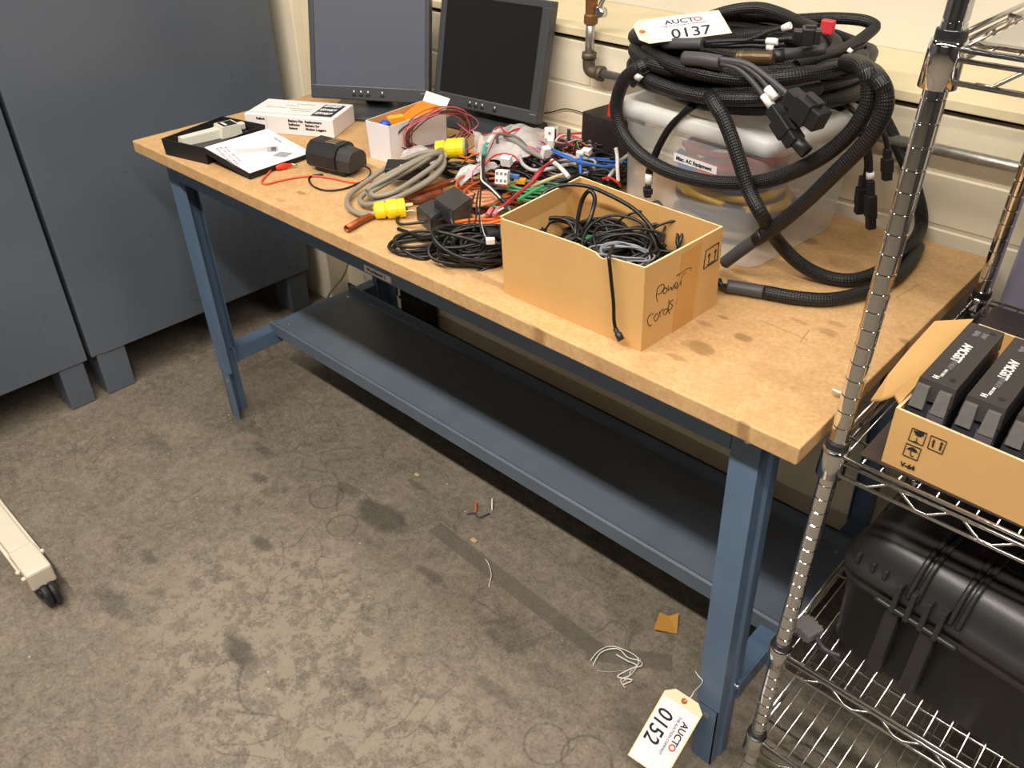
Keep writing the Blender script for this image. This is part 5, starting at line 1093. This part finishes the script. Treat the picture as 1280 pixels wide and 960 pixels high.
# blue cable tie
w5('cable_tie', 'blue cable tie standing upright behind the cardboard box', [(888, 400, .098), (884, 460, .085), (884, 520, .07)], .0036, BLUEW, 'cable tie')
# white connectors
def conblock(label, uv, z, s, rz, rx=0., pins=(3, 2)):
    c = pt(*uv, z); M_ = Matrix.Translation(c) @ Matrix.Rotation(rz, 4, 'Z') @ Matrix.Rotation(rx, 4, 'X'); t = thing('white_connector', c-Z*s[2], label, 'connector')
    m = MB(); m.box(tuple(-x for x in s), s, .0012, M_); o = m.build('connector_housing', WHITEP, t)
    if pins:
        m = MB()
        for i in range(pins[0]):
            for j in range(pins[1]):
                x = -s[0]+s[0]*2*(i+.5)/pins[0]; z_ = -s[2]+s[2]*2*(j+.5)/pins[1]; m.box((x-.0026, -s[1]-.0004, z_-.0028), (x+.0026, -s[1]+.0006, z_+.0028), 0, M_)
        m.build('pin_sockets', INKG, o)
conblock('white six way connector block in the middle of the heap', (628, 221), .080, (.013, .010, .014), R(28), R(-15))
conblock('square white tee connector on top of the heap near the wall', (687, 166), .115, (.011, .008, .011), R(40), R(-10), (1, 1))
conblock('white plug below the square white tee connector', (688, 180), .105, (.007, .007, .012), R(40), R(10), None)
conblock('white angled plug lower left of the square tee connector', (682, 190), .098, (.008, .007, .012), R(70), R(20), None)
conblock('white connector beside the bent black wire bundle', (633, 201), .088, (.011, .008, .010), R(20), R(15), None)
conblock('small white connector beside the upper blue wire', (725, 193), .085, (.008, .006, .007), R(30), R(10), None)
conblock('round white cap connector near the black relay box', (733, 190), .07, (.010, .008, .007), R(10), R(10), None)
blk('amber_connector', pt(650, 226, .065), (.012, .007, .005), R(30), mat('amber2', srgb(226, 150, 54), .45), 'amber connector beside the white six way connector', 'connector', .001)
blk('blue_connector', pt(641, 220, .075), (.014, .004, .004), R(20), mat('steel_blue_plastic', srgb(74, 120, 180), .45), 'blue connector bar beside the white six way connector', 'connector', .001)
blk('black_connector', pt(692, 167, .112), (.006, .008, .008), R(40), BLKP, 'black connector attached behind the square white tee connector', 'connector', .001)
blk('green_terminal', pt(711, 168, .085), (.004, .004, .012), R(40), mat('dark_green', srgb(44, 70, 56), .45), 'dark green terminal standing at the back of the heap by the wall', 'terminal', .001)
# relay box
t = thing('relay_box', pt(768, 200, 0), 'black relay box with an orange red wire nut at the clear tote', 'box')
rbm = Matrix.Translation((.985, .690, H+.002)) @ Matrix.Rotation(R(-6), 4, 'Z')
m = MB(); m.box((-.05, -.045, 0), (.062, .05, .115), .003, rbm); m.build('relay_body', mat('relay_black', srgb(38, 32, 32), .4), t)
m = MB(); m.lathe([(.003, 0), (.006, .001), (.005, .006), (0, .007)], rbm @ frame((-.02, -.045, .05), (1, 0, 0), (0, 0, 1)), 10); m.build('relay_screw', BOLT, t)
m = MB(); m.lathe([(.009, 0), (.008, .012), (.0066, .030), (.004, .033)], rbm @ Matrix.Translation((.018, -.02, .115)), 12); m.build('wire_nut', REDCLIP, t)
# clear bags
def bag(label, corners, hs, seed, fold=.012):
    """crumpled clear bag: corner rays at given heights"""
    r_ = random.Random(seed); P_ = [pt(u, v, z) for (u, v), z in zip(corners, hs)]; n = 12; rows = []
    for i in range(n+1):
        row = []
        for j in range(n+1):
            a, b = i/n, j/n; p = (P_[0]*(1-a)+P_[1]*a)*(1-b)+(P_[3]*(1-a)+P_[2]*a)*b
            bulge = math.sin(math.pi*a)*math.sin(math.pi*b); p = p+Z*(bulge*.022+fold*(r_.random()-.5)+.006*math.sin(9*a+4*b+seed)); row.append(p+Vector((r_.uniform(-.003, .003), r_.uniform(-.003, .003), 0)))
        rows.append(row)
    m = MB(); m.grid(rows); o = m.build('plastic_bag', BAG, smooth=True); s_ = o.modifiers.new('soft', 'SUBSURF'); s_.levels = 1; s_.render_levels = 1; sm = o.modifiers.new('thickness', 'SOLIDIFY'); sm.thickness = .0006
    return tag(o, label, 'bag')
bag('large crumpled clear bag lying on the heap below the tilted monitor', ((596, 202), (688, 196), (700, 158), (618, 158)), (.075, .075, .075, .085), 1)
bag('clear bag below the wire coil at the side of the white carton', ((488, 212), (552, 205), (566, 186), (505, 188)), (.012, .045, .05, .03), 2, .010)
bag('clear bag standing right of the yellow socket', ((596, 200), (612, 202), (622, 172), (590, 164)), (.06, .06, .08, .085), 3, .010)
bag('small clear bag with pink wires above the copper tube', ((562, 224), (580, 230), (625, 205), (592, 212)), (.045, .045, .075, .06), 4, .008)

# ================================================================== things on the shelving unit
ZS = .8358
# carton with black battery packs
cb0 = [(1.912, .074), (2.235, .066), (2.243, .352), (1.918, .360)]
ctn, cpan = carton('cardboard_box', [Vector((x, y, ZS)) for x, y in cb0], [Vector((x, y, ZS+z)) for (x, y), z in zip(((1.910, .072), (2.238, .064), (2.246, .354), (1.916, .362)), (.088, .086, .086, .088))], .004, 'open shipping carton of black battery packs on the middle wire shelf', 'box', CARD, CARDIN, CARDEDGE)
m = MB(); fl = [Vector((1.9105, .082, ZS+.087)), Vector((1.9135, .22, ZS+.098)), Vector((1.915, .318, ZS+.112)), Vector((1.873, .290, ZS+.104)), Vector((1.8695, .214, ZS+.090)), Vector((1.8695, .150, ZS+.080)), Vector((1.8705, .100, ZS+.064)), Vector((1.884, .094, ZS+.074)), Vector((1.896, .104, ZS+.082))]
m.hexa(fl, [p+Vector((0, 0, .003)) for p in fl]); m.build('side_flap', CARD, ctn)
K9 = lambda X, Y: (1100+X/12, 520+Y/12)
cn = Vector((.008, 1, 0)).normalized()*-1; c0_ = Vector((1.912, .0735, ZS))
nn_ = (Vector((2.235, .066, ZS))-c0_).cross(Vector((1.910, .072, ZS+.088))-c0_).normalized()
if nn_.y > 0: nn_ = -nn_
def onc(X, Y): return ptn(*K9(X, Y), c0_+nn_*.0008, nn_)
fr_ = lambda *p: [[p[i], p[(i+1) % 4]] for i in range(4)]
sy = fr_((488, 178), (706, 265), (640, 445), (425, 355))+fr_((770, 292), (1003, 390), (930, 572), (712, 478))+fr_((400, 405), (620, 497), (555, 670), (340, 575))
sy += [[(555, 330), (540, 395)], [(500, 375), (575, 408)], [(470, 490), (455, 580), (475, 610), (495, 600)]]
strokes('handling_symbol', [[onc(*p) for p in s_] for s_ in sy], .00055, INK, cpan[0], n=1)
m = MB()
for poly in ([(505, 215), (540, 285), (600, 315), (655, 300), (670, 262), (600, 235), (560, 228)], [(400, 490), (440, 470), (490, 468), (540, 505), (565, 555), (520, 540), (470, 510)], [(790, 390), (775, 460), (800, 470), (816, 400)], [(812, 345), (782, 385), (834, 385)], [(905, 440), (880, 510), (910, 520), (930, 450)], [(930, 385), (898, 430), (952, 432)]):
    P_ = [onc(*p) for p in poly]; m.hexa(P_, [p+nn_*.0004 for p in P_])
m.build('handling_symbol', INK, cpan[0])
a_, b_ = onc(300, 740), onc(520, 825)
text('V-64', (b_-a_).length/2.0, frame(a_, b_-a_, Z), 'printed_text', INK, cpan[0], off=.0003, sx=1.0)
def pack(x0, y0, label):
    zt = .960; t = thing('battery_pack', (x0+.024, y0+.11, ZS+.004), label, 'battery pack', 'black battery packs in the carton')
    b = MB(); b.hexa([Vector((x0-.003, y0, ZS+.0040)), Vector((x0+.052, y0, ZS+.0040)), Vector((x0+.052, y0+.212, ZS+.0040)), Vector((x0-.003, y0+.212, ZS+.0040))], [Vector((x0, y0+.012, zt-.032)), Vector((x0+.049, y0+.012, zt-.032)), Vector((x0+.049, y0+.208, zt-.032)), Vector((x0, y0+.208, zt-.032))]); bo = b.build('pack_body', PACKB, t)
    b = MB(); b.hexa([Vector((x0+.028, y0-.003, ZS+.006)), Vector((x0+.049, y0-.003, ZS+.006)), Vector((x0+.049, y0+.004, ZS+.006)), Vector((x0+.028, y0+.004, ZS+.006))], [Vector((x0+.027, y0+.009, zt-.034)), Vector((x0+.047, y0+.009, zt-.034)), Vector((x0+.047, y0+.016, zt-.034)), Vector((x0+.027, y0+.016, zt-.034))]); b.build('front_rib', mat('rib_violet_grey', srgb(84, 78, 86), .6), bo)
    b = MB(); b.hexa([Vector((x0, y0+.016, zt-.026)), Vector((x0+.049, y0+.016, zt-.026)), Vector((x0+.049, y0+.208, zt-.026)), Vector((x0, y0+.208, zt-.026))], [Vector((x0+.002, y0+.022, zt)), Vector((x0+.047, y0+.022, zt)), Vector((x0+.047, y0+.206, zt)), Vector((x0+.002, y0+.206, zt))]); lo = b.build('pack_lid', LID, t)
    for dx in (.002, .029):
        b = MB(); b.hexa([Vector((x0+dx, y0+.007, zt-.036)), Vector((x0+dx+.018, y0+.007, zt-.036)), Vector((x0+dx+.018, y0+.020, zt-.036)), Vector((x0+dx, y0+.020, zt-.036))], [Vector((x0+dx+.001, y0+.014, zt-.007)), Vector((x0+dx+.016, y0+.014, zt-.007)), Vector((x0+dx+.016, y0+.022, zt-.007)), Vector((x0+dx+.001, y0+.022, zt-.007))]); b.build('latch_tab', PACKTAB, t)
    T2 = lambda x, y: frame((x0+x, y0+y, zt+.0004), (0, -1, 0), (1, 0, 0))
    text('AMCGST', .0165, T2(.016, .142), 'pack_lettering', INKW, lo, off=.0005, sx=.85); text('LITHIUM', .0085, T2(.020, .092), 'pack_lettering', INKG, lo, off=.0002, sx=.9); text('BATTERY', .005, T2(.020, .060), 'pack_lettering', INKW, lo); text('H', .010, T2(.014, .038), 'pack_lettering', INKW, lo, off=.0004)
    text('24V\n8Ah', .010, T2(.026, .186), 'pack_lettering', INKG, lo, off=.0004)
    for yy in (.040, .192):
        b = MB(); b.cyl((x0+.036, y0+yy, zt-.001), (x0+.036, y0+yy, zt+.0008), .004, 12); b.build('lid_screw', INK, lo)
for k, lab in enumerate(('black battery pack in the carton, leftmost beside the cardboard flap', 'black battery pack in the carton, second from the cardboard flap', 'black battery pack in the carton, third from the flap at the photo edge')):
    pack(1.9165+.0585*k, .082-.001*k, lab)
flat_hank_c = Vector((2.07, .45, ZS+.02)); o = MB(); o.tube(loops(flat_hank_c, Vector((.05, 0, 0)), Vector((0, .04, .004)), 5, .15, rk, dz=.008), .0035, 7, n=4); tag(o.build('coiled_cable', BLKC), 'black cord coil on the brown liner behind the battery carton', 'cord')

# black hard case on the lower shelf
ZC = .4125; cl0 = Vector((1.882, .122, ZC)); ca = R(-7); cxv = Vector((math.cos(ca), math.sin(ca), 0)); cyv = Vector((-cxv.y, cxv.x, 0)); CMx = frame(cl0, cxv, cyv)
hc = thing('hard_case', cl0+cxv*.28+cyv*.2, 'large black hard case with latches and ribs on the lower wire shelf', 'case')
CWd, CDp = .60, .385
def rrect(ins, z, r, dx0=0):
    out = []
    x0, x1, y0, y1 = ins+dx0, CWd-ins, ins, CDp-ins
    for cx_, cy_, a0 in ((x0+r, y0+r, 180), (x1-r, y0+r, 270), (x1-r, y1-r, 0), (x0+r, y1-r, 90)):
        for k in range(6): a = R(a0+18*k); out.append(CMx @ Vector((cx_+r*math.cos(a), cy_+r*math.sin(a), z)))
    return out
m = MB(); V_ = m.grid([rrect(.022, 0, .03), rrect(.016, .006, .034), rrect(.008, .146, .04), rrect(.000, .152, .045), rrect(.000, .168, .045)], True); m.bm.faces.new(V_[0]); m.bm.faces.new(V_[-1]); cbod = m.build('case_body', CASE, hc, smooth=False)
m = MB(); V_ = m.grid([rrect(-.003, .170, .045), rrect(-.003, .188, .045), rrect(.004, .193, .043), rrect(.008, .214, .042), rrect(.018, .236, .042), rrect(.034, .250, .036), rrect(.055, .256, .03), rrect(.075, .257, .025)], True); m.bm.faces.new(V_[-1]); m.bm.faces.new(V_[0]); cl_ = m.build('case_lid', CASE, hc, smooth=False)
for o_ in (cbod, cl_):
    for p in o_.data.polygons: p.use_smooth = len(p.vertices) == 4
for x in (.116, .128, .178, .190):
    m = MB(); m.tube([CMx @ Vector((x, y, z)) for y, z in ((-.004, .194), (.004, .214), (.014, .236), (.032, .2525), (.075, .2595), (.13, .2595))], .004, 6); m.build('lid_rib', CASE, cl_)
for x in (.103, .125, .147, .169): 
    m = MB(); m.box((x-.004, -.012, .154), (x+.004, .004, .212), .002, CMx); m.build('hinge_knuckle', CASE, hc)
for x in (.103, .158):
    m = MB(); m.box((x-.012, -.004, .012), (x+.012, .020, .156), .006, CMx); m.build('latch_pillar', CASE, cbod)
m = MB(); m.tube([CMx @ Vector((x, -.007, .161)) for x in (.075, .135, .20)], .0045, 8); m.build('hinge_rod', CASE, hc)
for x in (.03, .055, .075): 
    m = MB(); m.box((x-.003, -.001, .194), (x+.003, .012, .212), .002, CMx); m.build('corner_rib', CASE, cl_)
for x in (.33, .42, .52):
    m = MB(); m.box((x-.003, -.008, .170), (x+.003, -.001, .200), .002, CMx); m.build('corner_rib', CASE, cl_)
m = MB(); m.box((.16, .085, .2570), (.27, .150, .2600), .0015, CMx); m.build('name_plate', CASE, cl_)
strokes('plate_mark', [[CMx @ Vector((x, y, .2605)) for x, y in s_] for s_ in (((.200, .130), (.200, .108), (.208, .108)), ((.214, .132), (.214, .108)), ((.214, .120), (.224, .120)), ((.224, .132), (.236, .132)), ((.224, .132), (.224, .114)))], .0013, INKG, cl_, n=1)
t = thing('cable_connector', ptz(1020, 790, .413), 'grey ribbed cable connector lying on the lower wire shelf by the post', 'connector')
Mg = frame(ptz(1006, 782, .4215), (1, -.35, 0), (.35, 1, 0)); m = MB(); m.box((-.012, -.018, -.009), (.026, .018, .009), .003, Mg)
for x in (-.004, .006, .016): m.box((x, -.019, -.010), (x+.004, .019, .010), .001, Mg, 1)
m.build('connector_shell', mat('ribbed_grey', srgb(112, 106, 104), .55), t); m = MB(); m.tube([Mg @ Vector((.026, 0, 0)), Mg @ Vector((.05, -.004, -.002)), Mg @ Vector((.07, .01, -.004))], .004, 8); m.build('connector_lead', SHRINK, t)

# ================================================================== lot tag wired to the front right leg
tp0 = pty(859, 870, .030); dn_ = Vector((.0, -.62, -.78)).normalized(); rt_ = Vector((.95, .30, -.10)); rt_ = (rt_-dn_*rt_.dot(dn_)).normalized()
dn_ = (dn_-rt_*.06).normalized(); rt_ = (rt_-dn_*rt_.dot(dn_)).normalized()
tg2, tp2, TM2 = lot_tag(tp0-rt_*.0395, dn_, rt_, '0152', 'cream paper lot tag numbered 0152 wired to the right front bench leg')
T_ = lambda x, y: TM2 @ Matrix.Translation((x, y, .0007))
text('0152', .042, T_(.042, .008), 'tag_number', INK, tp2, shear=.1, off=.0004, space=1.0, sx=.85)
text('AUCT', .018, T_(.045, .056), 'tag_print', INK, tp2, off=.0003, sx=1.0); text('O', .018, T_(.0915, .056), 'tag_print', INKR, tp2, off=.0005); text('THE AUCTION COMPANY', .007, T_(.040, .046), 'tag_print', INK, tp2)
m = MB(); hp_ = TM2 @ Vector((.011, .0395, .001)); m.tube([hp_, hp_.lerp(pty(872, 866, .044), .5), pty(868, 864, .044), pty(875, 857, .046), pty(878, 851, .047), pty(873, 845, .048), pty(869, 839, .0495)], .0009, 5); m.build('tie_wire', WHITEW, tg2)
